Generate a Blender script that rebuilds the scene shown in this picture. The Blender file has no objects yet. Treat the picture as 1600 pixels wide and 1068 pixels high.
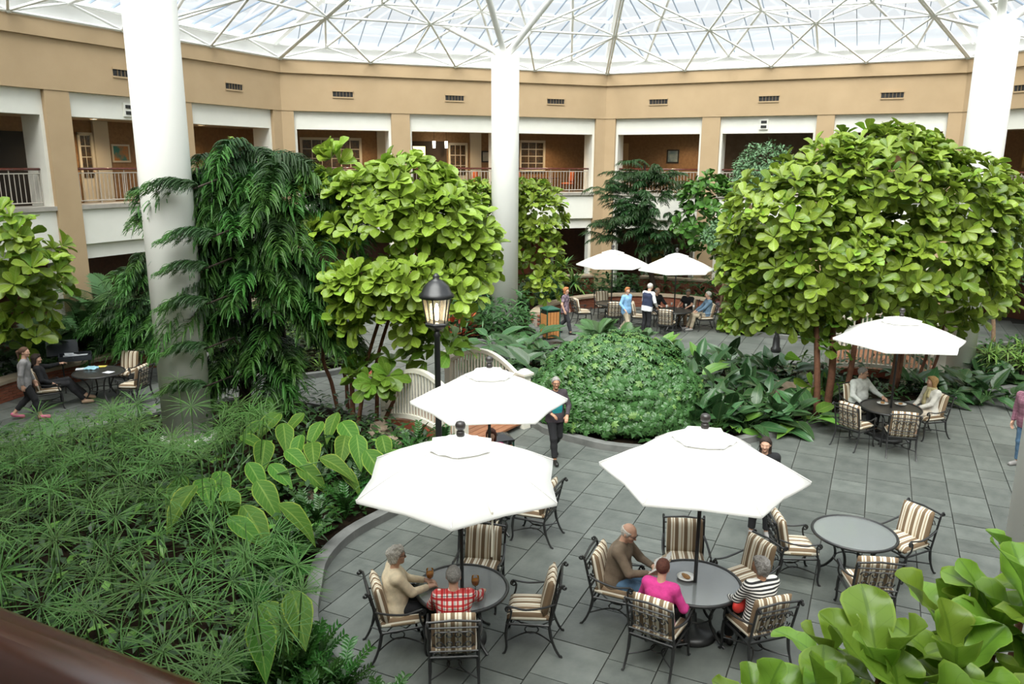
import bpy, math, random
import numpy as np
from mathutils import Vector, Matrix, Euler, noise as mnoise
random.seed(7); np.random.seed(7)
PI = math.pi
sc = bpy.context.scene
COL = sc.collection
# ------------------------------------------------------------------ camera
F, PIT, ROLL, H = 1220.5, .2254, -.0053, 5.8          # focal length in pixels of a 1600 x 1068 frame, pitch, roll, eye height
cam = bpy.data.objects.new('camera', bpy.data.cameras.new('camera'))
COL.objects.link(cam)
cam.data.sensor_fit = 'HORIZONTAL'; cam.data.sensor_width = 36
cam.data.lens = 36 * F / 1600
cam.data.clip_start = .05; cam.data.clip_end = 300
cam.matrix_world = Matrix.Translation((0, 0, H)) @ Euler((PI/2 - PIT, 0, 0)).to_matrix().to_4x4() @ Matrix.Rotation(-ROLL, 4, 'Z')
sc.camera = cam
# ------------------------------------------------------------------ overcast sky
SKY = 1.85
w = bpy.data.worlds.new('overcast_sky'); sc.world = w; w.use_nodes = True
wt = w.node_tree; wt.nodes.clear()
wo = wt.nodes.new('ShaderNodeOutputWorld'); wb = wt.nodes.new('ShaderNodeBackground')
tc = wt.nodes.new('ShaderNodeTexCoord'); wn = wt.nodes.new('ShaderNodeTexNoise'); wr = wt.nodes.new('ShaderNodeValToRGB')
wn.inputs['Scale'].default_value = 2.2; wn.inputs['Detail'].default_value = 4
wr.color_ramp.elements[0].position = .35; wr.color_ramp.elements[0].color = (.93, .965, 1, 1)
wr.color_ramp.elements[1].position = .7; wr.color_ramp.elements[1].color = (1, 1, 1, 1)
wt.links.new(tc.outputs['Generated'], wn.inputs['Vector']); wt.links.new(wn.outputs['Fac'], wr.inputs['Fac'])
# the standard overcast distribution: the zenith three times as bright as the horizon
wz = wt.nodes.new('ShaderNodeSeparateXYZ'); wm = wt.nodes.new('ShaderNodeMath'); wm.operation = 'MAXIMUM'; wm.inputs[1].default_value = 0
wa = wt.nodes.new('ShaderNodeMath'); wa.operation = 'MULTIPLY_ADD'; wa.inputs[1].default_value = 2/3*SKY; wa.inputs[2].default_value = 1/3*SKY
wt.links.new(tc.outputs['Generated'], wz.inputs[0]); wt.links.new(wz.outputs['Z'], wm.inputs[0]); wt.links.new(wm.outputs[0], wa.inputs[0])
wt.links.new(wa.outputs[0], wb.inputs['Strength'])
wt.links.new(wr.outputs['Color'], wb.inputs['Color']); wt.links.new(wb.outputs[0], wo.inputs[0])
# a soft, high, overcast sun
sd = bpy.data.lights.new('hazy_sun', 'SUN'); sd.energy = 8.4; sd.angle = math.radians(60); sd.color = (1, .96, .88)
so = bpy.data.objects.new('hazy_sun', sd); COL.objects.link(so); so.rotation_euler = (math.radians(30), math.radians(-10), 0); so.location = (3, 17, 40)
sc.view_settings.view_transform = 'Standard'; sc.view_settings.look = 'None'
sc.view_settings.exposure = 0.32; sc.view_settings.gamma = 1; sc.view_settings.use_curve_mapping = False
sc.cycles.max_bounces = 6; sc.cycles.diffuse_bounces = 3; sc.cycles.glossy_bounces = 2
sc.cycles.transmission_bounces = 4; sc.cycles.transparent_max_bounces = 10

# ------------------------------------------------------------------ site survey: a ray of the survey station -> a point at a real height or distance
def ray(px, py):
    x = (px-800)/F; y = (534-py)/F; c, s = math.cos(ROLL), math.sin(ROLL); x, y = c*x-s*y, s*x+c*y
    return (x, math.cos(PIT)+y*math.sin(PIT), -math.sin(PIT)+y*math.cos(PIT))
def G(px, py, z=0):
    r = ray(px, py); t = (z-H)/r[2]; return Vector((r[0]*t, r[1]*t, z))
def D(px, py, Y):
    r = ray(px, py); t = Y/r[1]; return Vector((r[0]*t, Y, H+r[2]*t))
CX, CY, R8, RT = 3.233, 17.655, 16.485, 1.9181          # the octagonal atrium: centre, apothem, direction of the far side
HALF = R8*math.tan(PI/8)
def fa(k): return RT + k*PI/4
def fn(k): return Vector((math.cos(fa(k)), math.sin(fa(k)), 0))
def ft(k): return Vector((math.sin(fa(k)), -math.cos(fa(k)), 0))
def FP(k, s, off, z):                                     # a point on side k: s along, off outwards, z up
    return Vector((CX, CY, 0)) + fn(k)*(R8+off) + ft(k)*s + Vector((0, 0, z))
def facet_s(px, py, k, off=0):
    r = ray(px, py); n = fn(k); t = (R8+off+n.x*CX+n.y*CY)/(n.x*r[0]+n.y*r[1])
    X = Vector((r[0]*t, r[1]*t, 0)); return (X-Vector((CX, CY, 0))).dot(ft(k)), H+r[2]*t

# ------------------------------------------------------------------ materials
MATS = {}
def mat(name, col, rough=.6, col2=None, scale=6, detail=3, bump=0, bscale=None, metal=0, trans=0, rnd=0, spec=.5, coords='Object', lo=.35, hi=.65, sheen=0):
    if name in MATS: return MATS[name]
    m = bpy.data.materials.new(name); m.use_nodes = True; MATS[name] = m
    nt = m.node_tree; N = nt.nodes; Lk = nt.links; p = N['Principled BSDF']
    p.inputs['Roughness'].default_value = rough; p.inputs['Metallic'].default_value = metal
    p.inputs['Specular IOR Level'].default_value = spec
    t = N.new('ShaderNodeTexCoord')
    c = (*col, 1); out = None
    if col2:
        n = N.new('ShaderNodeTexNoise'); n.inputs['Scale'].default_value = scale; n.inputs['Detail'].default_value = detail
        r = N.new('ShaderNodeValToRGB'); r.color_ramp.elements[0].color = c; r.color_ramp.elements[1].color = (*col2, 1)
        r.color_ramp.elements[0].position = lo; r.color_ramp.elements[1].position = hi
        Lk.new(t.outputs[coords], n.inputs['Vector']); Lk.new(n.outputs['Fac'], r.inputs['Fac']); out = r.outputs['Color']
    if rnd:
        oi = N.new('ShaderNodeObjectInfo'); hs = N.new('ShaderNodeHueSaturation')
        mr = N.new('ShaderNodeMapRange'); mr.inputs['To Min'].default_value = 1-rnd; mr.inputs['To Max'].default_value = 1+rnd
        Lk.new(oi.outputs['Random'], mr.inputs['Value']); Lk.new(mr.outputs[0], hs.inputs['Value'])
        if out: Lk.new(out, hs.inputs['Color'])
        else: hs.inputs['Color'].default_value = c
        out = hs.outputs['Color']
    if out: Lk.new(out, p.inputs['Base Color'])
    else: p.inputs['Base Color'].default_value = c
    if bump:
        n2 = N.new('ShaderNodeTexNoise'); n2.inputs['Scale'].default_value = bscale or scale*4; n2.inputs['Detail'].default_value = 4
        b = N.new('ShaderNodeBump'); b.inputs['Strength'].default_value = bump; b.inputs['Distance'].default_value = .02
        Lk.new(t.outputs[coords], n2.inputs['Vector']); Lk.new(n2.outputs['Fac'], b.inputs['Height']); Lk.new(b.outputs[0], p.inputs['Normal'])
    if trans:
        tr = N.new('ShaderNodeBsdfTranslucent'); mx = N.new('ShaderNodeMixShader'); mx.inputs[0].default_value = trans
        if out: Lk.new(out, tr.inputs['Color'])
        else: tr.inputs['Color'].default_value = c
        o = N['Material Output']; Lk.new(p.outputs[0], mx.inputs[1]); Lk.new(tr.outputs[0], mx.inputs[2]); Lk.new(mx.outputs[0], o.inputs['Surface'])
    return m
def emit(name, col, strength):
    if name in MATS: return MATS[name]
    m = bpy.data.materials.new(name); m.use_nodes = True; MATS[name] = m; p = m.node_tree.nodes['Principled BSDF']
    p.inputs['Base Color'].default_value = (*col, 1); p.inputs['Emission Color'].default_value = (*col, 1); p.inputs['Emission Strength'].default_value = strength
    return m
def clear(name, tint, gloss=.08, rough=.03, film=0, fcol=(.5, .55, .55)):
    """thin glass: see-through, a little mirror, optionally a frosted film"""
    m = bpy.data.materials.new(name); m.use_nodes = True; MATS[name] = m; nt = m.node_tree; N = nt.nodes; Lk = nt.links
    N.remove(N['Principled BSDF']); o = N['Material Output']
    t = N.new('ShaderNodeBsdfTransparent'); t.inputs['Color'].default_value = (*tint, 1)
    g = N.new('ShaderNodeBsdfGlossy'); g.inputs['Roughness'].default_value = rough
    fr = N.new('ShaderNodeFresnel'); fr.inputs['IOR'].default_value = 1.45
    mm = N.new('ShaderNodeMath'); mm.operation = 'ADD'; mm.inputs[1].default_value = gloss-.04; Lk.new(fr.outputs[0], mm.inputs[0])
    mx = N.new('ShaderNodeMixShader'); Lk.new(mm.outputs[0], mx.inputs[0]); Lk.new(t.outputs[0], mx.inputs[1]); Lk.new(g.outputs[0], mx.inputs[2])
    last = mx.outputs[0]
    if film:
        d = N.new('ShaderNodeBsdfDiffuse'); d.inputs['Color'].default_value = (*fcol, 1)
        m2 = N.new('ShaderNodeMixShader'); m2.inputs[0].default_value = film; Lk.new(last, m2.inputs[1]); Lk.new(d.outputs[0], m2.inputs[2]); last = m2.outputs[0]
    Lk.new(last, o.inputs['Surface']); return m
def ramp_mat(name, stops, axis, scale, rough=.85, rnd=0, kind='stripe', bump=0):
    """repeating stripes along one axis of the object; stops = [(pos, colour), ...] with constant steps"""
    m = bpy.data.materials.new(name); m.use_nodes = True; MATS[name] = m; nt = m.node_tree; N = nt.nodes; Lk = nt.links; p = N['Principled BSDF']
    p.inputs['Roughness'].default_value = rough
    t = N.new('ShaderNodeTexCoord'); s = N.new('ShaderNodeSeparateXYZ'); Lk.new(t.outputs['Object'], s.inputs[0])
    def chain(ax, st):
        a = N.new('ShaderNodeMath'); a.operation = 'MULTIPLY_ADD'; a.inputs[1].default_value = scale; a.inputs[2].default_value = .5
        Lk.new(s.outputs[ax], a.inputs[0]); f = N.new('ShaderNodeMath'); f.operation = 'FRACT'; Lk.new(a.outputs[0], f.inputs[0])
        r = N.new('ShaderNodeValToRGB'); r.color_ramp.interpolation = 'CONSTANT'
        while len(r.color_ramp.elements) < len(st): r.color_ramp.elements.new(.5)
        for e, (q, c) in zip(r.color_ramp.elements, st): e.position = q; e.color = (*c, 1)
        Lk.new(f.outputs[0], r.inputs['Fac']); return r.outputs['Color']
    if kind == 'stripe': Lk.new(chain(axis, stops), p.inputs['Base Color'])
    else:
        mx = N.new('ShaderNodeMix'); mx.data_type = 'RGBA'; mx.blend_type = 'MULTIPLY'; mx.inputs['Factor'].default_value = 1
        Lk.new(chain(0, stops), mx.inputs['A']); Lk.new(chain(2, stops), mx.inputs['B']); Lk.new(mx.outputs['Result'], p.inputs['Base Color'])
    return m
LEAF = .80
def leafmat(name, base, vein, edge, rough=.4, trans=.22, nveins=7, slant=.9, vw=.12, rnd=.16, spec=.35):
    """leaf with midrib, side veins and rim from its own UVs (u across, v along)"""
    base, vein, edge = [tuple(x*LEAF for x in c) for c in (base, vein, edge)]
    m = bpy.data.materials.new(name); m.use_nodes = True; MATS[name] = m; nt = m.node_tree; N = nt.nodes; Lk = nt.links; p = N['Principled BSDF']
    p.inputs['Roughness'].default_value = rough; p.inputs['Specular IOR Level'].default_value = spec
    uv = N.new('ShaderNodeUVMap'); s = N.new('ShaderNodeSeparateXYZ'); Lk.new(uv.outputs[0], s.inputs[0])
    def M(op, a, b=None, c=None):
        n = N.new('ShaderNodeMath'); n.operation = op
        for i, v in enumerate((a, b, c)):
            if v is None: continue
            if isinstance(v, (int, float)): n.inputs[i].default_value = v
            else: Lk.new(v, n.inputs[i])
        return n.outputs[0]
    u = M('ABSOLUTE', M('MULTIPLY_ADD', s.outputs[0], 2, -1))
    ph = M('MULTIPLY', M('SUBTRACT', s.outputs[1], M('MULTIPLY', u, .25*slant)), nveins)
    tri = M('ABSOLUTE', M('SUBTRACT', M('FRACT', ph), .5))
    side = M('LESS_THAN', tri, vw*.5); mid = M('LESS_THAN', u, .07); v = M('MAXIMUM', M('MULTIPLY', side, .55), mid)
    rim = M('GREATER_THAN', u, .9)
    def mix(f, a, b):
        x = N.new('ShaderNodeMix'); x.data_type = 'RGBA'; Lk.new(f, x.inputs['Factor'])
        for k, val in (('A', a), ('B', b)):
            if isinstance(val, tuple): x.inputs[k].default_value = (*val, 1)
            else: Lk.new(val, x.inputs[k])
        return x.outputs['Result']
    c = mix(rim, mix(v, base, vein), edge)
    oi = N.new('ShaderNodeObjectInfo'); at = N.new('ShaderNodeAttribute'); at.attribute_name = 'tone'
    hs = N.new('ShaderNodeHueSaturation')
    val = M('ADD', M('MULTIPLY_ADD', oi.outputs['Random'], 2*rnd, 1-rnd), at.outputs['Fac'])
    Lk.new(val, hs.inputs['Value']); Lk.new(c, hs.inputs['Color'])
    Lk.new(M('MULTIPLY_ADD', oi.outputs['Random'], .03, .470), hs.inputs['Hue'])
    Lk.new(hs.outputs[0], p.inputs['Base Color'])
    tr = N.new('ShaderNodeBsdfTranslucent'); mx = N.new('ShaderNodeMixShader'); mx.inputs[0].default_value = trans
    Lk.new(hs.outputs[0], tr.inputs['Color']); Lk.new(p.outputs[0], mx.inputs[1]); Lk.new(tr.outputs[0], mx.inputs[2]); Lk.new(mx.outputs[0], N['Material Output'].inputs['Surface'])
    return m

def ordinal(n): return ['first', 'second', 'third', 'fourth', 'fifth', 'sixth', 'seventh', 'eighth', 'ninth', 'tenth', 'eleventh', 'twelfth', 'thirteenth', 'fourteenth'][n]
def rank_labels(objs, row_key, rows, order_key, fmt):
    """split things into rows by row_key and number them along order_key, so that each label singles one out"""
    objs = sorted(objs, key=row_key); n = len(objs); k = len(rows)
    for i in range(k):
        part = sorted(objs[i*n//k:(i+1)*n//k], key=order_key)
        for j, o in enumerate(part): o['label'] = fmt.format(ordinal(j), rows[i])
# ------------------------------------------------------------------ mesh building
class MB:
    def __init__(s): s.v = []; s.f = []; s.uv = None
    def add(s, vs, fs):
        b = len(s.v); s.v.extend([tuple(x) for x in vs]); s.f.extend([tuple(b+i for i in f) for f in fs]); return s
    def box(s, c, d, rz=0, M=None):
        x, y, z = d[0]/2, d[1]/2, d[2]/2
        P = [Vector((a*x, b*y, e*z)) for e in (-1, 1) for a, b in ((-1, -1), (1, -1), (1, 1), (-1, 1))]
        if M is None: M = Matrix.Rotation(rz, 3, 'Z')
        return s.add([M@p + Vector(c) for p in P], [(3, 2, 1, 0), (4, 5, 6, 7), (0, 1, 5, 4), (1, 2, 6, 5), (2, 3, 7, 6), (3, 0, 4, 7)])
    def hexa(s, b4, t4):
        return s.add(list(b4)+list(t4), [(3, 2, 1, 0), (4, 5, 6, 7), (0, 1, 5, 4), (1, 2, 6, 5), (2, 3, 7, 6), (3, 0, 4, 7)])
    def tube(s, pts, r, n=6, cap=True, flat=1):
        pts = [Vector(p) for p in pts]; m = len(pts)
        rs = r if isinstance(r, (list, tuple)) else [r]*m
        up = None; rings = []
        for i, p in enumerate(pts):
            d = (pts[min(i+1, m-1)] - pts[max(i-1, 0)]).normalized()
            if up is None:
                a = Vector((0, 0, 1)) if abs(d.z) < .9 else Vector((1, 0, 0)); up = (a - d*a.dot(d)).normalized()
            else:
                up = up - d*up.dot(d); up = up.normalized() if up.length > 1e-6 else d.orthogonal().normalized()
            sd = d.cross(up)
            rings.append([p + (up*math.cos(2*PI*j/n)*flat + sd*math.sin(2*PI*j/n))*rs[i] for j in range(n)])
        b = len(s.v)
        for q in rings: s.v.extend([tuple(x) for x in q])
        for i in range(m-1):
            for j in range(n):
                s.f.append((b+i*n+j, b+i*n+(j+1) % n, b+(i+1)*n+(j+1) % n, b+(i+1)*n+j))
        if cap:
            s.f.append(tuple(b+j for j in range(n))[::-1]); s.f.append(tuple(b+(m-1)*n+j for j in range(n)))
        return s
    def lathe(s, prof, n=16, c=(0, 0, 0)):
        b = len(s.v); m = len(prof)
        for r, z in prof:
            for j in range(n): a = 2*PI*j/n; s.v.append((c[0]+r*math.cos(a), c[1]+r*math.sin(a), c[2]+z))
        for i in range(m-1):
            for j in range(n): s.f.append((b+i*n+j, b+i*n+(j+1) % n, b+(i+1)*n+(j+1) % n, b+(i+1)*n+j))
        s.f.append(tuple(b+j for j in range(n))[::-1]); s.f.append(tuple(b+(m-1)*n+j for j in range(n))); return s
    def torus(s, c, R, r, n=28, k=6, ax=None, sy=1):
        pts = [Vector((math.cos(2*PI*i/n)*R, math.sin(2*PI*i/n)*R*sy, 0)) for i in range(n)]
        if ax is not None: pts = [ax@p for p in pts]
        pts = [p+Vector(c) for p in pts]; b = len(s.v)
        for i in range(n):
            d = (pts[(i+1) % n]-pts[i-1]).normalized(); out = (pts[i]-Vector(c)).normalized(); up = d.cross(out).normalized(); out = up.cross(d)
            for j in range(k): s.v.append(tuple(pts[i] + (out*math.cos(2*PI*j/k)+up*math.sin(2*PI*j/k))*r))
        for i in range(n):
            for j in range(k): s.f.append((b+i*k+j, b+i*k+(j+1) % k, b+((i+1) % n)*k+(j+1) % k, b+((i+1) % n)*k+j))
        return s
    def prism(s, poly, z0, z1):
        n = len(poly); b = len(s.v)
        s.v.extend([(p[0], p[1], z0) for p in poly]); s.v.extend([(p[0], p[1], z1) for p in poly])
        s.f.append(tuple(b+i for i in range(n))[::-1]); s.f.append(tuple(b+n+i for i in range(n)))
        for i in range(n): j = (i+1) % n; s.f.append((b+i, b+j, b+n+j, b+n+i))
        return s
    def ball(s, c, r, n=10, m=6, sc3=(1, 1, 1)):
        prof = [(math.sin(PI*i/m)*r, -math.cos(PI*i/m)*r) for i in range(m+1)]; prof[0] = (.001, -r); prof[-1] = (.001, r)
        b = len(s.v); s.lathe(prof, n)
        s.v[b:] = [(c[0]+x*sc3[0], c[1]+y*sc3[1], c[2]+z*sc3[2]) for x, y, z in s.v[b:]]; return s
    def mesh(s, name, m=None, smooth=False):
        me = bpy.data.meshes.new(name); me.from_pydata(s.v, [], s.f)
        if s.uv is not None:
            l = me.uv_layers.new(name='UVMap'); li = np.zeros(len(me.loops), dtype=np.int32); me.loops.foreach_get('vertex_index', li)
            l.data.foreach_set('uv', np.asarray(s.uv, dtype=np.float32)[li].ravel())
        if m: me.materials.append(m)
        if smooth: me.polygons.foreach_set('use_smooth', [True]*len(me.polygons))
        return me
    def build(s, name, m, parent=None, smooth=False, loc=None):
        return obj(name, s.mesh(name, m, smooth), parent, loc)
def obj(name, me, parent=None, loc=None, rot=None, scale=None):
    o = bpy.data.objects.new(name, me); COL.objects.link(o)
    if parent: o.parent = parent
    if loc is not None: o.location = loc
    if rot is not None: o.rotation_euler = rot
    if scale is not None: o.scale = scale
    return o
def tag(o, label=None, cat=None, group=None, kind=None):
    if label: o['label'] = label
    if cat: o['category'] = cat
    if group: o['group'] = group
    if kind: o['kind'] = kind
    return o
def thing(name, label, cat, loc=(0, 0, 0), rz=0, group=None):
    o = bpy.data.objects.new(name, None); COL.objects.link(o); o.empty_display_size = .1
    o.location = loc; o.rotation_euler = (0, 0, rz); return tag(o, label, cat, group)
KIDS = {}
def dup(root, loc, rz, label=None, group=None):
    def rec(o, par):
        c = o.copy(); COL.objects.link(c); c.parent = par
        for ch in o.children: rec(ch, c)
        return c
    r = rec(root, None); r.location = loc; r.rotation_euler = (0, 0, rz); tag(r, label, None, group); return r
def struct(name, mb, m, parent=None, label=None, smooth=False):
    o = mb.build(name, m, parent, smooth)
    if parent is None: o['kind'] = 'structure'
    if label: o['label'] = label
    return o
def catmull(P, n=8, closed=False):
    P = [Vector(p) for p in P]; out = []; m = len(P)
    for i in range(m if closed else m-1):
        if closed: a, b, c, d = P[i-1], P[i], P[(i+1) % m], P[(i+2) % m]
        else: a, b, c, d = P[max(i-1, 0)], P[i], P[i+1], P[min(i+2, m-1)]
        for j in range(n):
            t = j/n; out.append(.5*((2*b)+(c-a)*t+(2*a-5*b+4*c-d)*t*t+(3*b-a-3*c+d)*t**3))
    if not closed: out.append(P[-1])
    return out
# ------------------------------------------------------------------ the building
m_tan = mat('tan_stucco', (.475, .34, .20), .9, (.50, .36, .215), 1.5, bump=.15, bscale=60)
m_white = mat('cream_white_paint', (.88, .865, .79), .6, (.85, .835, .76), 2, bump=.03, bscale=30)
m_col = mat('white_column_paint', (.90, .89, .85), .5, (.88, .87, .83), 1)
m_sill = mat('grey_stone_sill', (.36, .33, .29), .7, (.42, .39, .34), 5)
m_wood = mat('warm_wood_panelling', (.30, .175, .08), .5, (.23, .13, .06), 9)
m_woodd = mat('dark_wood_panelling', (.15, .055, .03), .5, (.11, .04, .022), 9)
m_rail = mat('red_brown_handrail', (.14, .022, .012), .24, (.10, .015, .008), 12, spec=.9)
m_met = mat('pale_grey_baluster', (.50, .46, .40), .5)
m_ceil = mat('corridor_ceiling_paint', (.55, .47, .33), .8)
m_carpet = mat('corridor_carpet', (.10, .08, .06), .95, (.13, .10, .075), 20)
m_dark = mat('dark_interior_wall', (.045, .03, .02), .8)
m_slot = mat('black_vent_slot', (.02, .02, .02), .6)
m_pane = clear('window_glass', (.8, .85, .86), .12, .02)
ZL, ZF, ZP, ZB9, ZS, ZB = 7.69, 7.02, 9.51, 9.05, 4.536, 3.40
BAYS = [(-6.38, -2.62), (-1.88, 1.85), (2.5, 6.38)]
PIL = [(-HALF, -6.38), (-2.62, -1.88), (1.85, 2.5), (6.38, HALF)]
SIDE = {0: 'far', 1: 'far_left', 2: 'left', 3: 'near_left', 4: 'near', 5: 'near_right', 6: 'right', 7: 'far_right'}
KK = {0: 0, 1: 1, 2: 2, 3: 3, 4: 4, 5: -3, 6: -2, 7: -1}
NEAR = 3                                                   # side 3 is the one the viewer stands behind
def fbox(mb, k, s0, s1, o0, o1, z0, z1, mitre=True):
    """a block of side k from s0 to s1 along, o0..o1 outwards, z0..z1; ends at the octagon's corner are mitred"""
    def e(s, o):
        if mitre and abs(abs(s)-HALF) < 1e-6: return math.copysign((R8+o)*math.tan(PI/8), s)
        return s
    q = [(e(s0, o0), o0), (e(s1, o0), o0), (e(s1, o1), o1), (e(s0, o1), o1)]
    return mb.hexa([FP(k, s, o, z0) for s, o in q], [FP(k, s, o, z1) for s, o in q])
VIS = (0, 1, 2, 6, 7)
rail_me = None
def cylmesh(name, m, n=6):
    mb = MB(); mb.lathe([(1, 0), (1, 1)], n); return mb.mesh(name, m, False)
me_bal = cylmesh('baluster', m_met, 5)
walls = {}
for k in range(8):
    mb = MB()
    fbox(mb, k, -HALF, HALF, -.02, .5, ZL, ZB9)                       # wall over the openings
    fbox(mb, k, -HALF, HALF, -.10, .5, ZB9, ZP)                       # parapet band
    for s0, s1 in PIL: fbox(mb, k, s0, s1, 0, .5, 0, ZL)
    wl = struct('wall_'+SIDE[k], mb, m_tan); walls[k] = wl
    for b, (s0, s1) in enumerate(BAYS):
        a = MB()
        fbox(a, k, s0, s1, .14, .5, ZF, ZL, False)
        fbox(a, k, s0, s0+.10, .14, .95, ZS, ZF, False); fbox(a, k, s1-.10, s1, .14, .95, ZS, ZF, False)
        struct('white_opening_surround', a, m_white, wl)
        a = MB(); fbox(a, k, s0, s1, .10, 1.0, ZB, ZS-.12, False); fbox(a, k, s0, s1, .24, .8, 2.96, ZB, False)
        fbox(a, k, s0, s0+.12, .24, .6, 0, 2.96, False); fbox(a, k, s1-.12, s1, .24, .6, 0, 2.96, False)
        struct('white_spandrel', a, m_white, wl)
        a = MB(); fbox(a, k, s0, s1, .02, 1.0, ZS-.12, ZS, False); struct('stone_sill', a, m_sill, wl)
        # air vent over the bay
        if k in VIS:
            c = (s0+s1)/2; v = MB(); fbox(v, k, c-.38, c+.38, -.035, -.021, 8.24, 8.50, False)
            fr = MB(); fbox(fr, k, c-.40, c+.40, -.07, -.021, 8.44, 8.50, False); fbox(fr, k, c-.40, c+.40, -.05, -.021, 8.20, 8.25, False)
            ve = struct('air_vent', v, m_slot, wl); fr.build('vent_frame', m_tan, ve)
            fi = MB()
            for j in range(1, 6): fbox(fi, k, c-.38+j*.127, c-.38+j*.127+.02, -.055, -.036, 8.25, 8.44, False)
            fi.build('vent_fin', mat('vent_fin_paint', (.20, .14, .08), .7), ve)
    # balcony floor, corridor ceiling, back walls on both storeys
    a = MB(); fbox(a, k, -HALF, HALF, .95, 3.9, 4.15, 4.40); struct('floor_balcony_'+SIDE[k], a, m_carpet)
    a = MB(); fbox(a, k, -HALF, HALF, .45, 3.9, 7.12, 7.30); struct('ceiling_corridor_'+SIDE[k], a, m_ceil)
    a = MB(); fbox(a, k, -HALF, HALF, 3.7, 3.9, 4.4, 7.12)
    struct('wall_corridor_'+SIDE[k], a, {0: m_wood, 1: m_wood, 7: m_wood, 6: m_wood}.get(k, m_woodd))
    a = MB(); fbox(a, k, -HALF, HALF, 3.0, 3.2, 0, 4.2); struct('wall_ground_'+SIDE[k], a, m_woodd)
    # railings
    if k in VIS:
        for b, (s0, s1) in enumerate(BAYS):
            names = {0: 'far', 1: 'far left', 2: 'left', 6: 'right', 7: 'far right'}
            px_ok = not (k == 2 and b < 2) and not (k == 6 and b > 0)
            if not px_ok: continue
            pos = ['first', 'middle', 'last'][b]
            r = thing('balcony_railing', f'metal balcony railing with red-brown handrail, {pos} bay of the {names[k]} wall', 'railing', FP(k, (s0+s1)/2, .42, ZS), math.atan2(ft(k).y, ft(k).x), 'balcony railings of the upper floor')
            wd = s1-s0-.24
            h = MB(); h.tube([(-wd/2, 0, 1.02), (wd/2, 0, 1.02)], .045, 8, True, .8); h.build('handrail', m_rail, r, True)
            t = MB(); t.tube([(-wd/2, 0, .90), (wd/2, 0, .90)], .018, 5); t.build('top_bar', m_met, r)
            t = MB(); t.tube([(-wd/2, 0, .10), (wd/2, 0, .10)], .018, 5); t.build('bottom_bar', m_met, r)
            nb = 26
            for j in range(nb):
                x = -wd/2 + wd*(j+.5)/nb
                obj('baluster', me_bal, r, (x, 0, .10), None, (.011, .011, .80))
            for j in range(5): obj('newel', me_bal, r, (-wd/2+wd*j/4*.999, 0, 0), None, (.016, .016, 1.0))
# the viewer's own handrail
n3, t3 = fn(NEAR), ft(NEAR)
hr = thing('balcony_handrail', 'glossy red-brown wooden handrail close to the viewer, crossing the bottom corner', 'handrail', (0, 0, ZS))
ax = Vector((0, 0, 0)) - n3*.30
h = MB(); h.tube([ax + t3*1.9 + Vector((0, 0, .885)), ax - t3*1.9 + Vector((0, 0, .885))], .05, 20, True, .85); h.build('handrail', m_rail, hr, True)
for q in (1.88, 1.2, -1.2, -1.88): obj('baluster', me_bal, hr, ax + t3*q, None, (.018, .018, .87))
# -------- columns
m_base = mat('white_column_base', (.80, .79, .76), .6)
COLS = [((-.28, 28.4), 'round white column in the middle, behind the philodendrons'), ((12.5, 21.4), 'round white column behind the big fig on the far side'),
        ((-6.8, 15.6), 'thick round white column in front of the drooping conifer'), ((6.5, 8.6), 'round white column cut by the edge of the picture')]
for (x, y), lb in COLS:
    mb = MB(); mb.lathe([(.485, 0), (.485, 9.33), (.46, 9.36), (.30, 9.36)], 48, (x, y, 0)); o = struct('trim_column', mb, m_col, None, lb, True); o.name = 'column'
    b = MB(); b.lathe([(.56, 0), (.56, .16), (.52, .20), (.49, .2)], 40, (x, y, 0)); b.build('column_base', m_base, o, True)
# ------------------------------------------------------------------ glazed roof on a white space frame
m_steel = mat('white_steel_tube', (.92, .92, .90), .45)
m_bar = mat('blue_grey_glazing_bar', (.22, .28, .36), .4)
m_roofglass = clear('roof_glass', (.90, .95, .98), .05, .05, .03, (.8, .85, .9))
SL, ZE = .30, 10.18
def RP(k, s, d, z=0): return FP(k, s, -d, ZE + SL*d + z)          # d = metres inwards from the wall
roof = MB()
for k in range(8):
    fbox(roof, k, -HALF, HALF, .30, .5, ZP, ZE+.02); fbox(roof, k, -HALF, HALF, -.05, .5, ZP-.02, ZP+.035)
    fbox(roof, k, -HALF, HALF, .10, .5, ZE-.12, ZE)
rf = struct('ceiling_roof_kerb', roof, mat('white_roof_kerb', (.80, .80, .78), .6))
sky = bpy.data.objects.new('ceiling_skylight', None); COL.objects.link(sky); sky['kind'] = 'structure'
NP = 18; DR = [-.3, 3.0, 6.2, 9.4, 12.6, 16.2]
rest = MB(); rbar = MB(); purl = MB()
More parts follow.
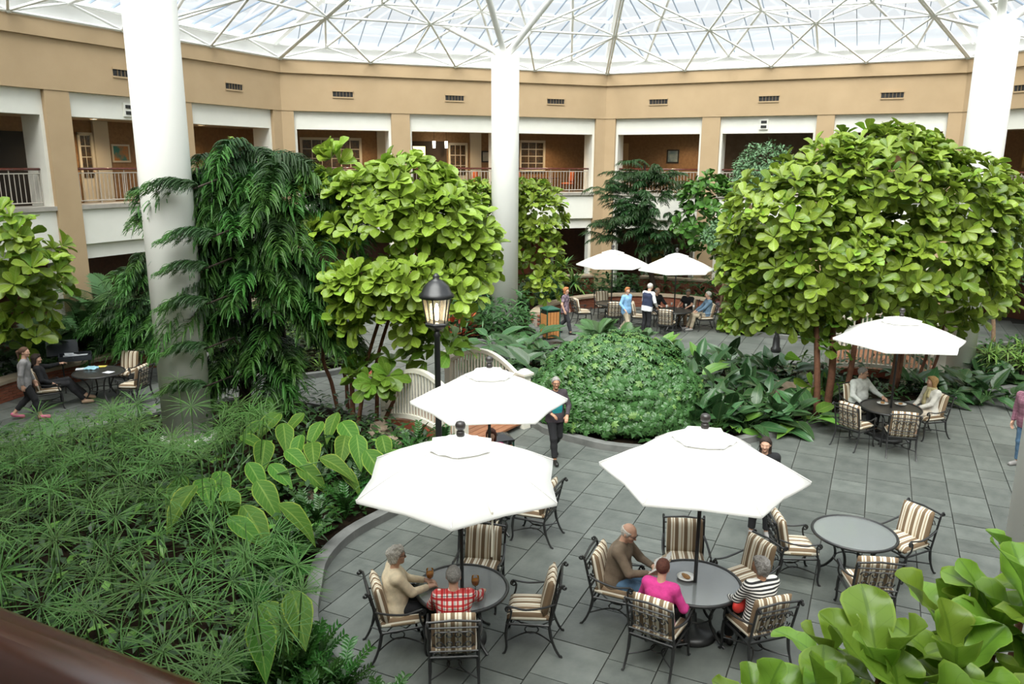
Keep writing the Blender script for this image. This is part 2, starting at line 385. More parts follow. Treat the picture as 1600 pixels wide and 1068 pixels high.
for k in range(8):
    for a in range(len(DR)-1):
        d0, d1 = DR[a], DR[a+1]
        for j in range(NP):
            # parallel glazing bars: panes are cut by the hips
            s0, s1 = -HALF+2*HALF*j/NP, -HALF+2*HALF*(j+1)/NP
            w0, w1 = (R8-d0)*math.tan(PI/8), (R8-d1)*math.tan(PI/8)
            c = lambda s, w_: max(-w_, min(w_, s))
            q = [(c(s0, w0), d0), (c(s1, w0), d0), (c(s1, w1), d1), (c(s0, w1), d1)]
            if q[1][0]-q[0][0] < 1e-4: continue
            if q[2][0]-q[3][0] < 1e-4: q = q[:2]+[((q[2][0]+q[3][0])/2, R8-abs((q[2][0]+q[3][0])/2)/math.tan(PI/8))] if abs(s0) < w0 or abs(s1) < w0 else None
            if q is None: continue
            g = MB(); g.add([RP(k, s, d, .10) for s, d in q], [tuple(range(len(q)))])
            if k in (0, 1, 7, 2, 6) and a < 2: g.build('glass_pane', m_roofglass, sky)
            else: rest.add(g.v, g.f)
        if a: w0 = (R8-d0)*math.tan(PI/8); purl.tube([RP(k, -w0, d0, .02), RP(k, w0, d0, .02)], .055, 5)
    bars = MB()
    for j in range(1, NP):
        s = -HALF+2*HALF*j/NP; dm = min(R8-.3, R8-abs(s)/math.tan(PI/8)); 
        bb = bars if k in VIS else rbar
        A, B = RP(k, s, -.3, .06), RP(k, s, dm, .06); t = ft(k)*.013; u = Vector((0, 0, .05))
        bb.hexa([A-t, A+t, B+t, B-t], [A-t+u, A+t+u, B+t+u, B-t+u])
        if k in VIS: bars.build('glazing_bar', m_bar, sky); bars = MB()
o = rest.build('glass_pane_field', m_roofglass, sky); o['kind'] = 'stuff'
o = rbar.build('glazing_bar_field', m_bar, sky); o['kind'] = 'stuff'
for k in range(8):
    h = MB(); p0 = FP(k, HALF, .3, 0); p0 = Vector((CX, CY, 0)) + (fn(k)*R8+ft(k)*HALF)*((R8+.2)/R8); p0.z = ZE-.05
    h.tube([p0, Vector((CX, CY, ZE+SL*R8))], .11, 6); h.build('hip_rafter', m_steel, sky)
purl.build('purlin_field', m_steel, sky)['kind'] = 'stuff'
# space frame: lower layer starts at the wall head, upper layer hangs under the glass
sf = thing('space_frame', 'white tubular space frame of crossing struts carrying the glass roof', 'space frame', (0, 0, 0))
def node_rows(k):
    low, top = [], []
    for j, (d, n) in enumerate(((.0, 4), (3.3, 3), (6.6, 2), (9.9, 2))):
        w = (R8-d)*math.tan(PI/8); low.append([FP(k, -w+2*w*i/n, -d-.12, 9.56+.30*d) for i in range(n+1)])
    for j, (d, n) in enumerate(((.15, 4), (3.6, 3), (7.2, 2))):
        w = (R8-d)*math.tan(PI/8); top.append([FP(k, -w+2*w*(i+.5)/n, -d, 9.98+.30*d) for i in range(n)])
    return low, top
struts = set(); field = []; show = []
def key(p): return (round(p.x, 2), round(p.y, 2), round(p.z, 2))
def strut(p, q, r, vis):
    a, b = key(p), key(q)
    if (a, b) in struts or (b, a) in struts or a == b: return
    struts.add((a, b)); (show if vis else field).append((p, q, r))
for k in range(8):
    low, top = node_rows(k); vis = k in VIS
    for row in low:
        for i in range(len(row)-1): strut(row[i], row[i+1], .042, vis)
    for row in top:
        for i in range(len(row)-1): strut(row[i], row[i+1], .042, vis)
    for a in range(3):
        A, B, T = low[a], low[a+1], top[a]
        for i, t in enumerate(T):
            strut(t, A[i], .042, vis); strut(t, A[i+1], .042, vis)
            bs = sorted(B, key=lambda p: (p-t).length)[:1]
            for b in bs: strut(t, b, .042, vis)
            if a+1 < len(top):
                for u in sorted(top[a+1], key=lambda p: (p-t).length)[:1]: strut(t, u, .05, vis)
        for b in B:
            for c in sorted(A, key=lambda p: (p-b).length)[:2]: strut(b, c, .042, vis)
me_strut = cylmesh('strut', m_steel, 8); me_strut.polygons.foreach_set('use_smooth', [len(p.vertices) == 4 for p in me_strut.polygons])
def place_strut(p, q, r, name='strut', par=sf):
    d = q-p; o = obj(name, me_strut, par, p, d.to_track_quat('Z', 'Y').to_euler(), (r, r, d.length)); return o
for p, q, r in show[:290]: place_strut(p, q, r)
fm = MB()
for p, q, r in show[290:]+field: fm.tube([p, q], r, 6)
fm.build('strut_field', m_steel, sf)['kind'] = 'stuff'
nm = MB(); seen = set()
for p, q, r in show+field:
    for x in (p, q):
        if key(x) not in seen: seen.add(key(x)); nm.ball(x, .075, 8, 5)
nm.build('node_ball', m_steel, sf, True)['kind'] = 'stuff'
SHORT = dict(zip([c[1] for c in COLS], ('middle column behind the philodendrons', 'column behind the big fig', 'thick column by the drooping conifer', 'column at the picture edge')))
for (x, y), lb in COLS:                                            # raking struts from each column head
    top = Vector((x, y, 9.36)); c = Vector((CX, CY, 0)); rad = (top-Vector((CX, CY, top.z))).normalized(); tn = Vector((-rad.y, rad.x, 0))
    st = thing('column_head_strut', 'white raking tubes on the ' + SHORT[lb], 'strut', (x, y, 9.36))
    for a, b in ((1.9, 2.4), (-1.9, 2.4), (1.9, -2.6), (-1.9, -2.6)):
        e = rad*b + tn*a; dd = R8 - ((top+e)-Vector((CX, CY, 0))).xy.length; e.z = max(1.0, 10.0+.3*dd-9.36)
        place_strut(Vector((0, 0, 0)), e, .11, 'raking_tube', st)
    b = MB(); b.lathe([(.22, 0), (.2, .12), (.12, .2)], 16); b.build('head_plate', m_steel, st, True)
# ------------------------------------------------------------------ ground: slate paving, beds, kerbs
m_slate = mat('blue_grey_slate', (.084, .094, .085), .5, (.138, .148, .134), 2.2, 6, bump=.25, bscale=9, rnd=.2, coords='Generated', lo=.3, hi=.72, spec=.45)
m_slatew = mat('slate_field', (.09, .10, .09), .5, (.142, .152, .138), 1.2, 6, bump=.2, bscale=9, spec=.45)
m_joint = mat('dark_paving_joint', (.035, .035, .03), .9)
m_soil = mat('dark_bed_soil', (.008, .0055, .0035), .95, (.018, .012, .007), 8, bump=.8, bscale=25, spec=.05)
m_kerb = mat('grey_kerb_stone', (.12, .122, .115), .7, (.17, .172, .162), 4, bump=.15, bscale=40)
oct8 = [Vector((CX, CY, 0)) + (fn(k)*(R8+3.6)+ft(k)*(R8+3.6)*math.tan(PI/8)) for k in range(7, -1, -1)]
mb = MB(); mb.prism([(p.x, p.y) for p in oct8[::-1]], -.2, -.02); floor = struct('floor', mb, m_joint)
bedA = [(-2.64, 9.72), (-2.72, 10.5), (-2.50, 11.35), (-1.96, 12.2), (-1.35, 13.2), (-1.05, 14.5), (-1.55, 15.3), (-2.85, 16.85), (-3.7, 17.5), (-4.9, 18.2), (-6.4, 18.7), (-7.6, 18.1), (-8.8, 16.8), (-10.2, 15.4), (-12.4, 13.6), (-12.8, 9), (-9, 4.5), (-4, 2.6), (1.2, 1.4), (5.6, 2.6), (5.2, 4.6), (3.4, 5.6), (1.0, 6.25), (-.5, 6.75), (-1.45, 7.35), (-2.15, 8.2), (-2.5, 8.95)]
bedB = [(.48, 16.75), (.75, 16.3), (1.35, 15.74), (2.2, 15.22), (3.5, 15.12), (5.04, 15.77), (7.57, 17.27), (10.89, 18.73), (13.55, 19.95), (16.5, 21.3), (17.9, 22.3), (17.6, 25.2), (15.5, 24.9), (13.2, 24.2), (11.2, 23.1), (9.4, 22.4), (7.6, 22.3), (5.9, 22.9), (4.2, 23.3), (2.4, 23.7), (1.0, 23.6), (.2, 22.4), (-.5, 20.6), (-1.25, 19.0)]
bedD = [(7.89, 28.3), (8.05, 27.2), (8.5, 26.4), (9.9, 25.64), (11.6, 25.6), (13.6, 26.4), (15.2, 27.6), (14.2, 30.3), (9.5, 32.8), (8.3, 31.4)]
bedE = [(-4.1, 29.5), (-3.7, 27.3), (-3.05, 26.0), (-2.12, 25.25), (-.84, 24.94), (.5, 25.05), (1.0, 25.6), (.75, 27.4), (.95, 28.9), (1.5, 30.4), (2.8, 31.9), (4.8, 32.6), (6.8, 32.2), (8.2, 31.2), (9.6, 32.9), (4.2, 35.4), (-1.5, 33.3)]
bedF = [(-9.4, 23.0), (-8.5, 21.5), (-7.6, 20.75), (-6.6, 20.45), (-5.62, 20.64), (-4.75, 21.3), (-4.3, 22.4), (-4.5, 23.8), (-5.4, 26.0), (-7.4, 28.8), (-8.6, 30.2), (-11.9, 23.6)]
bedG = [(-12.9, 17.2), (-12.75, 18.4), (-12.35, 19.6), (-11.7, 20.8), (-10.8, 21.9), (-9.5, 23.1), (-12.0, 23.4), (-14.9, 17.5), (-14.6, 15.0), (-13.4, 15.6)]
BEDS = dict(A=bedA, B=bedB, D=bedD, E=bedE, F=bedF, G=bedG)
BLAB = dict(A='soil bed under the papyrus and elephant ears', B='soil bed under the round schefflera bush', D='soil bed behind the far kerb', E='soil bed around the middle column', F='soil bed behind the drooping conifer', G='soil bed behind the low brick seat wall')
def smooth_poly(p): return [(q.x, q.y) for q in catmull([(a, b, 0) for a, b in p], 4, True)]
def inside(p, poly):
    x, y = p; c = False; n = len(poly)
    for i in range(n):
        x1, y1 = poly[i]; x2, y2 = poly[i-1]
        if (y1 > y) != (y2 > y) and x < (x2-x1)*(y-y1)/(y2-y1)+x1: c = not c
    return c
SP = {k: smooth_poly(v) for k, v in BEDS.items()}
for k, v in SP.items():
    n = len(v); cx = sum(p[0] for p in v)/n; cy = sum(p[1] for p in v)/n
    a = MB(); a.prism(v, -.05, .07); me = a.mesh('floor_bed', m_soil); o = obj('floor_bed', me); o['kind'] = 'structure'; o['label'] = BLAB[k]
    # kerb: a band standing along the edge
    kb = MB(); area = sum(v[i-1][0]*v[i][1]-v[i][0]*v[i-1][1] for i in range(n)); sg = 1 if area > 0 else -1
    for i in range(n):
        p0, p1, p2 = Vector(v[i-1]), Vector(v[i]), Vector(v[(i+1) % n]); d = (p2-p0).normalized(); nrm = Vector((-d.y, d.x))*sg
        q = p1+nrm*.16; o_ = p1-nrm*.04
        kb.v.extend([(o_.x, o_.y, -.02), (o_.x, o_.y, .14), (q.x, q.y, .14), (q.x, q.y, -.02)])
    for i in range(n):
        b, c = i*4, ((i+1) % n)*4
        for j in range(4): kb.f.append((b+j, b+(j+1) % 4, c+(j+1) % 4, c+j))
    struct('kerb', kb, m_kerb, None, 'grey stone kerb around the ' + BLAB[k])
# slate pavers: ashlar courses square to the near side of the octagon
e1 = Vector((math.cos(math.radians(65)), math.sin(math.radians(65)))); e2 = Vector((e1.y, -e1.x))
rg = random.Random(3); cand = []
vv = -26
rows = []
while vv < 30:
    hgt = rg.choice((.45, .6, .6, .75)); rows.append((vv, hgt)); vv += hgt
for (v0, hg) in rows:
    u = -8 + rg.random()
    while u < 46:
        ln = rg.choice((.6, .75, .9, 1.05, .45)); c = e1*(u+ln/2) + e2*(v0+hg/2); u0 = u; u += ln
        if (c-Vector((CX, CY))).length > R8+3 or c.y < 5.5: continue
        if max(abs((c-Vector((CX, CY))).dot(fn(k).xy)) for k in range(8)) > R8+2.6: continue
        if any(inside(c, p) and all(inside(c+e1*a*ln/2+e2*b*hg/2, p) for a in (-1, 1) for b in (-1, 1)) for p in SP.values()): continue
        dist = Vector((c.x, c.y, -H)).length; scr = ln*hg/dist**3
        vis = abs(c.x/c.y) < .70 and c.y > 6.6
        cand.append((-(scr if vis else scr*.001), c, ln, hg))
cand.sort(key=lambda t: t[0])
pb = MB(); pb.box((0, 0, 0), (1, 1, 1)); me_paver = pb.mesh('slate_paver', m_slate)
ang = math.radians(65)
fld = MB()
for i, (q, c, ln, hg) in enumerate(cand):
    t = rg.uniform(-.003, .003)
    if i < 300: obj('slate_paver', me_paver, floor, (c.x, c.y, -.02+t), (0, 0, ang), (ln-.016, hg-.016, .04))
    else: fld.box((c.x, c.y, -.02+t), (ln-.016, hg-.016, .04), ang)
o = fld.build('slate_paving', m_slatew, floor); o['kind'] = 'stuff'
# ------------------------------------------------------------------ low brick seat walls with a stone cap
m_brick = mat('red_brick', (.20, .055, .028), .85, (.27, .09, .045), 9, bump=.3, rnd=.18, coords='Generated')
m_mortar = mat('brick_mortar', (.30, .25, .20), .9)
m_cap = mat('sandstone_cap', (.30, .235, .165), .8, (.36, .29, .205), 5, bump=.2)
bk = MB(); bk.box((0, 0, 0), (1, 1, 1)); me_brick = bk.mesh('brick', m_brick)
def seat_wall(pts, hgt, label, single, cap=True, thick=.34):
    P = catmull([(x, y, 0) for x, y in pts], 10); core = MB(); capm = MB(); jm = MB()
    th = struct('wall_seat', MB().tube([P[0], P[0]+Vector((0, 0, .01))], .01, 3), m_mortar, None, label)
    L = [0]
    for a, b in zip(P, P[1:]): L.append(L[-1]+(b-a).length)
    def at(l):
        for i in range(len(P)-1):
            if L[i+1] >= l: t = (l-L[i])/(L[i+1]-L[i]); return P[i].lerp(P[i+1], t), (P[i+1]-P[i]).normalized()
        return P[-1], (P[-1]-P[-2]).normalized()
    n = max(2, int(L[-1]/.25))
    for mbx, z0, z1, w_ in ((core, 0, hgt, thick-.03), (capm, hgt, hgt+.08, thick+.12)):
        for i in range(n+1):
            p, d = at(L[-1]*i/n); nr = Vector((-d.y, d.x, 0))*w_/2
            mbx.v.extend([tuple(p-nr+Vector((0, 0, z0))), tuple(p-nr+Vector((0, 0, z1))), tuple(p+nr+Vector((0, 0, z1))), tuple(p+nr+Vector((0, 0, z0)))])
        for i in range(n):
            b = i*4
            for j in range(4): mbx.f.append((b+j, b+(j+1) % 4, b+4+(j+1) % 4, b+4+j))
        mbx.f.append((3, 2, 1, 0)); mbx.f.append((n*4, n*4+1, n*4+2, n*4+3))
    core.build('mortar_core', m_mortar, th)
    if cap: capm.build('cap_stone', m_cap, th)
    rows_ = int(hgt/.076)
    for r in range(rows_):
        l = -.11*(r % 2)
        while l < L[-1]:
            p, d = at(min(max(l+.11, .05), L[-1]-.05)); nr = Vector((-d.y, d.x, 0)); a = math.atan2(d.y, d.x)
            for sd in (-1, 1):
                c = p+nr*sd*(thick/2-.05)+Vector((0, 0, .038+r*.076))
                if single and sd == single: obj('brick', me_brick, th, c, (0, 0, a), (.212, .1, .064))
                else: jm.box(c, (.212, .1, .064), a)
            l += .225
    if jm.v: jm.build('brick_field', m_brick, th)['kind'] = 'stuff'
    return th
seat_wall([(-12.75, 17.3), (-12.6, 18.4), (-12.2, 19.6), (-11.5, 20.7), (-10.6, 21.7), (-9.5, 22.4)], .46, 'low red brick seat wall with sandstone cap behind the papers table', -1)
seat_wall([(.85, 27.8), (1.15, 29.0), (1.9, 30.4), (3.2, 31.6), (4.9, 32.1), (6.6, 31.8), (7.9, 30.9)], .46, 'curved low brick seat wall behind the two far parasols', 0)
seat_wall([(2.2, 33.4), (3.4, 33.8)], 1.0, 'short brick pier among the far planting', 0, True, .5)
seat_wall([(5.6, 33.9), (9.5, 32.3)], .95, 'straight brick planter wall below the far windows', 0)
seat_wall([(-12.4, 22.6), (-9.3, 29.5)], .7, 'straight brick planter wall below the far left windows', 0)
# ------------------------------------------------------------------ white bridges
m_bwhite = mat('bridge_white_paint', (.80, .76, .66), .5, (.75, .71, .61), 3)
m_deck = mat('orange_brown_deck_board', (.23, .09, .04), .6, (.30, .13, .06), 7, rnd=.12, coords='Generated')
m_fascia = mat('red_brown_bridge_beam', (.22, .05, .025), .6)
def bridge(label, NL, FL, NR, FR, posts, rise=.22):
    """near-left, far-left, near-right, far-right post positions on the ground"""
    NL, FL, NR, FR = [Vector((*p, 0)) for p in (NL, FL, NR, FR)]
    t = thing('footbridge', label, 'bridge', (NL+FL+NR+FR)/4); O = t.location
    arch = lambda u: rise*math.sin(PI*u)
    n = 22; half = ((FL-NL)/n)
    for i in range(n):
        u = (i+.5)/n; a, b = NL.lerp(FL, u), NR.lerp(FR, u); e = (FL-NL)/n*.46
        z = .10+arch(u); sl = (arch(u+.02)-arch(u-.02))/.04/n*.46
        q = [a-e, b-e, b+e, a+e]; zz = [z-sl, z-sl, z+sl, z+sl]
        mb = MB(); mb.hexa([p-O+Vector((0, 0, h_)) for p, h_ in zip(q, zz)], [p-O+Vector((0, 0, h_+.045)) for p, h_ in zip(q, zz)])
        mb.build('deck_board', m_deck, t)
    for A, B in ((NL, FL), (NR, FR)):
        d = (B-A).normalized(); nr = Vector((-d.y, d.x, 0))
        f = MB(); pts = [A.lerp(B, i/16)-O for i in range(17)]
        for i in range(16):
            z0, z1 = arch(i/16)-.14, arch((i+1)/16)-.14
            f.hexa([pts[i]-nr*.04+Vector((0, 0, z0)), pts[i+1]-nr*.04+Vector((0, 0, z1)), pts[i+1]+nr*.04+Vector((0, 0, z1)), pts[i]+nr*.04+Vector((0, 0, z0))],
                   [pts[i]-nr*.04+Vector((0, 0, z0+.24)), pts[i+1]-nr*.04+Vector((0, 0, z1+.24)), pts[i+1]+nr*.04+Vector((0, 0, z1+.24)), pts[i]+nr*.04+Vector((0, 0, z0+.24))])
        f.build('side_beam', m_fascia, t)
        for nm_, zb, hh, ww, rs in (('top_rail', 1.0, .09, .11, .26), ('bottom_rail', .20, .10, .07, 0)):
            f = MB()
            for i in range(16):
                za, zc = [zb+arch(x/16)+rs*math.sin(PI*x/16) for x in (i, i+1)]
                f.hexa([pts[i]-nr*ww/2+Vector((0, 0, za)), pts[i+1]-nr*ww/2+Vector((0, 0, zc)), pts[i+1]+nr*ww/2+Vector((0, 0, zc)), pts[i]+nr*ww/2+Vector((0, 0, za))],
                       [pts[i]-nr*ww/2+Vector((0, 0, za+hh)), pts[i+1]-nr*ww/2+Vector((0, 0, zc+hh)), pts[i+1]+nr*ww/2+Vector((0, 0, zc+hh)), pts[i]+nr*ww/2+Vector((0, 0, za+hh))])
            f.build(nm_, m_bwhite, t)
        nb = 24; a = math.atan2(d.y, d.x)
        for i in range(nb):
            u = (i+.5)/nb; p = A.lerp(B, u)-O; z0 = .24+arch(u); z1 = 1.03+arch(u)+.26*math.sin(PI*u)
            obj('baluster', me_bbal, t, p+Vector((0, 0, z0)), (0, 0, a), (.042, .03, z1-z0))
        for p in (A, B):
            q = MB(); c = p-O; q.box(c+Vector((0, 0, .62)), (.20, .20, 1.24), a); po = q.build('post', m_bwhite, t)
            q = MB(); q.box(c+Vector((0, 0, 1.255)), (.30, .30, .05), a); q.box(c+Vector((0, 0, 1.21)), (.25, .25, .05), a)
            M3 = Matrix.Rotation(a, 3, 'Z'); q.hexa([c+M3@Vector((x*.14, y*.14, 1.28)) for x, y in ((-1, -1), (1, -1), (1, 1), (-1, 1))], [c+M3@Vector((x*.05, y*.05, 1.36)) for x, y in ((-1, -1), (1, -1), (1, 1), (-1, 1))])
            q.build('post_cap', m_bwhite, po)
    return t
bb_ = MB(); bb_.box((0, 0, .5), (1, 1, 1)); me_bbal = bb_.mesh('baluster', m_bwhite)
bridge('cream-white arched footbridge with slatted sides behind the middle parasol', (-1.0, 14.85), (-2.8, 16.75), (.28, 16.7), (-1.52, 18.6), 1)
bridge('white arched footbridge half hidden by the big fig tree', (11.4, 20.1), (9.0, 21.5), (12.6, 22.4), (10.2, 23.8), 1, .15)
# ------------------------------------------------------------------ rocks in the beds
m_rock = mat('tan_boulder', (.21, .155, .105), .85, (.30, .24, .18), 3, bump=.5, bscale=8)
def rock(c, r, label, seed, sq=.6):
    rr = random.Random(seed); mb = MB(); n, m_ = 12, 8; off = Vector((seed*3.1, seed*1.7, 0))
    for i in range(m_+1):
        for j in range(n):
            th, ph = PI*i/m_, 2*PI*j/n; d = Vector((math.sin(th)*math.cos(ph), math.sin(th)*math.sin(ph), math.cos(th)))
            k = r*(1+.45*mnoise.noise(d*1.6+off)); mb.v.append((d.x*k, d.y*k*.8, d.z*k*sq))
    for i in range(m_):
        for j in range(n): mb.f.append((i*n+j, (i+1)*n+j, (i+1)*n+(j+1) % n, i*n+(j+1) % n))
    o = mb.build('boulder', m_rock, None, False, (c[0], c[1], .07+r*sq*.35)); o.rotation_euler = (0, 0, rr.random()*6); tag(o, label, 'rock', 'boulders in the planting beds')
rk = [(1235, 612, .55, 'flat tan boulder above the dark leaves beside the fig trunk'), (1275, 598, .5, 'tan boulder touching the fig trunk'), (1160, 632, .33, 'small tan boulder among the philodendron leaves'), (1130, 612, .25, 'smallest boulder between two dark-leaved plants'),
      (596, 668, .32, 'boulder at the foot of the bridge post'), (612, 690, .26, 'lower boulder under the bridge beam'), (500, 770, .22, 'brown stone among the low shrubs below the elephant ears')]
for i, (px, py, r, lb) in enumerate(rk): rock(G(px, py, .2), r, lb, i+2)
# ------------------------------------------------------------------ furniture
m_iron = mat('black_cast_metal', (.018, .018, .018), .42, metal=.0, spec=.6)
WC, BC, TC = (.76, .70, .57), (.21, .14, .08), (.42, .31, .19)
cush = [(0, WC), (.06, BC), (.20, WC), (.25, TC), (.30, WC), (.40, BC), (.54, WC), (.60, TC), (.65, WC), (.76, BC), (.90, WC), (.95, TC)]
m_cush = ramp_mat('striped_cushion', cush, 0, 2.9)
def rounded_pad(w_, d_, h_, n=9, puff=.02):
    """a plump square cushion centred on the origin lying in x-y"""
    mb = MB(); g = n
    def pt(i, j, s):
        u, v = -1+2*i/g, -1+2*j/g
        e = max(abs(u), abs(v)); z = h_/2*(1-.75*max(0, (e-.72)/.28)**2) + puff*(1-u*u)*(1-v*v)
        k = 1-.03*(abs(u*v)**3); return (u*w_/2*k, v*d_/2*k, s*z)
    for s in (-1, 1):
        b = len(mb.v)
        for i in range(g+1):
            for j in range(g+1): mb.v.append(pt(i, j, s))
        for i in range(g):
            for j in range(g):
                q = (b+i*(g+1)+j, b+(i+1)*(g+1)+j, b+(i+1)*(g+1)+j+1, b+i*(g+1)+j+1); mb.f.append(q if s > 0 else q[::-1])
    N_ = (g+1)**2; ring = [(i, 0) for i in range(g)]+[(g, j) for j in range(g)]+[(i, g) for i in range(g, 0, -1)]+[(0, j) for j in range(g, 0, -1)]
    for (a, b), (c, d) in zip(ring, ring[1:]+ring[:1]):
        p, q = a*(g+1)+b, c*(g+1)+d; mb.f.append((p, q, N_+q, N_+p))
    return mb
def spiral(c, r0, r1, a0, turns, ax, ay, n=14):
    c = Vector(c); return [c + (Vector(ax)*math.cos(a0+2*PI*turns*i/n) + Vector(ay)*math.sin(a0+2*PI*turns*i/n))*(r0+(r1-r0)*i/n) for i in range(n+1)]
def make_chair():
    """arm chair facing +Y, origin on the ground under the seat"""
    t = thing('patio_armchair', '', 'chair')
    W = .27
    p = rounded_pad(.52, .52, .11); me = p.mesh('seat_cushion', m_cush, True); obj('seat_cushion', me, t, (0, .01, .475), (math.radians(-2), 0, 0))
    p = rounded_pad(.50, .50, .10); me = p.mesh('back_cushion', m_cush, True); obj('back_cushion', me, t, (0, -.225, .73), (math.radians(102), 0, 0))
    s = MB()                                                          # seat frame with pierced apron
    s.tube([(-W, .26, .40), (W, .26, .40), (W, -.25, .40), (-W, -.25, .40), (-W, .26, .40)], .016, 6)
    for x in (-.14, 0, .14): s.tube([(x, -.25, .40), (x, .26, .40)], .01, 4)
    s.tube([(-W, -.27, .43), (W, -.27, .43)], .012, 5); s.build('seat_frame', m_iron, t)
    b = MB()                                                          # back frame, scroll lattice
    up = lambda z: -.26-.115*(z-.42)/.5
    for sg in (-1, 1):
        b.tube([(sg*W, up(.40), .40), (sg*(W+.005), up(.65), .65), (sg*(W+.01), up(.9), .9), (sg*(W+.012), up(.9)-.04, .955)], .016, 6)
        b.tube(spiral((sg*(W+.012), up(.9)-.055, .925), .03, .01, PI/2, -1, (0, 1, 0), (0, 0, 1), 8), .014, 5)
    b.tube([(-W-.01, up(.93), .93), (0, up(.95), .955), (W+.01, up(.93), .93)], .015, 6)
    bf = b.build('back_frame', m_iron, t)
    l = MB()
    for z in (.52, .86): l.tube([(-W, up(z)-.012, z), (W, up(z)-.012, z)], .011, 5)
    for sx in (-1, 1):
        for sz in (-1, 1):
            for q in (.055, .165):
                c = (sx*q, up(.69+sz*.07)-.012, .69+sz*.065); l.tube(spiral(c, .06, .018, 0 if sx > 0 else PI, 1.1*sx*sz, (1, 0, 0), (0, -.22, 1), 9), .0085, 4)
    for z in (.58, .80): l.tube([(-.2, up(z)-.012, z), (.2, up(z)-.012, z)], .009, 4)
    l.build('scroll_lattice', m_iron, bf)
    for sg in (-1, 1):
        a = MB(); x = sg*(W+.035)
        a.tube(catmull([(sg*(W+.01), up(.68), .70), (x, -.16, .655), (x+sg*.01, .03, .625), (x, .16, .64), (x, .235, .655)], 4), .017, 6, True, .7)
        a.tube(spiral((x, .235, .61), .045, .012, PI/2, -1.35, (0, 1, 0), (0, 0, 1), 12), .012, 5)
        a.tube(catmull([(x, .20, .60), (x, .215, .5), (sg*W, .25, .41)], 3), .013, 5)
        a.build('armrest', m_iron, t)
    for sg in (-1, 1):
        g = MB(); g.tube(catmull([(sg*W, .255, .40), (sg*(W+.005), .27, .25), (sg*(W+.005), .262, .10), (sg*(W+.01), .285, .012), (sg*(W+.01), .31, .012)], 3), [.021]*4+[.016]*4+[.014]*3+[.018]*2, 6); g.build('leg', m_iron, t)
        g = MB(); g.tube(catmull([(sg*W, -.25, .40), (sg*W, -.275, .25), (sg*(W+.005), -.33, .10), (sg*(W+.01), -.385, .012), (sg*(W+.01), -.41, .012)], 3), [.021]*4+[.016]*4+[.014]*3+[.018]*2, 6); g.build('leg', m_iron, t)
    g = MB(); g.tube(catmull([(-W, .265, .17), (-.08, .06, .17), (-.08, -.1, .17), (-W, -.305, .17)], 4), .010, 5); g.tube(catmull([(W, .265, .17), (.08, .06, .17), (.08, -.1, .17), (W, -.305, .17)], 4), .010, 5)
    g.torus((0, -.02, .17), .085, .009, 14, 4); g.build('stretcher', m_iron, t)
    return t
CH0 = make_chair(); CHN = [0]
def chair(px, py, face, label, group='striped armchairs on the terrace', z=.47, at=None):
    """face = compass angle of the way the sitter looks, degrees from +X"""
    p = G(px, py, z) if at is None else Vector((*at, 0)); p.z = 0; rz = math.radians(face-90)
    if CHN[0] == 0: CH0.location = p; CH0.rotation_euler = (0, 0, rz); tag(CH0, label, None, group); c = CH0
    else: c = dup(CH0, p, rz, label, group)
    CHN[0] += 1; return c
def at_table(T, ang, dist=.86):
    """a chair place round a table: ang = bearing from the table centre, facing it"""
    return (T.x+dist*math.cos(math.radians(ang)), T.y+dist*math.sin(math.radians(ang))), ang+180
m_tglass = clear('frosted_table_glass', (.80, .83, .82), .14, .10, .26, (.52, .54, .54))
m_dtop = mat('dark_stone_table_top', (.035, .033, .030), .3, (.05, .047, .042), 20, spec=.6)
def make_table(loc, label, r=.56, glass=True, pole=True, group='round terrace tables'):
    t = thing('round_patio_table', label, 'table', loc, 0, group)
    m = MB(); m.torus((0, 0, .715), r, .022, 40, 8); m.build('rim', m_iron, t, True)
    m = MB(); m.lathe([(r-.005, .708), (r-.005, .720)], 40); m.build('table_top', m_tglass if glass else m_dtop, t)
    m = MB(); m.torus((0, 0, .69), r*.42, .012, 24, 5)
    for i in range(4): a = PI/4+i*PI/2; m.tube([(.05*math.cos(a), .05*math.sin(a), .69), (r*math.cos(a), r*math.sin(a), .695)], .012, 5)
    m.torus((0, 0, .69), .045, .014, 12, 5); m.build('spoke_frame', m_iron, t)
    for i in range(4):
        a = PI/4+i*PI/2; c, s = math.cos(a), math.sin(a); g = MB()
        g.tube(catmull([(c*r*.85, s*r*.85, .69), (c*r*.55, s*r*.55, .52), (c*r*.42, s*r*.42, .30), (c*r*.62, s*r*.62, .10), (c*r*.82, s*r*.82, .012)], 4), .019, 6); g.build('leg', m_iron, t)
    g = MB(); g.torus((0, 0, .30), r*.42, .012, 24, 5); g.build('leg_ring', m_iron, t)
    return t
m_canvas = mat('white_canvas', (.90, .89, .86), .9, trans=.22)
m_finial = mat('dark_bronze_finial', (.035, .03, .028), .35, spec=.6)
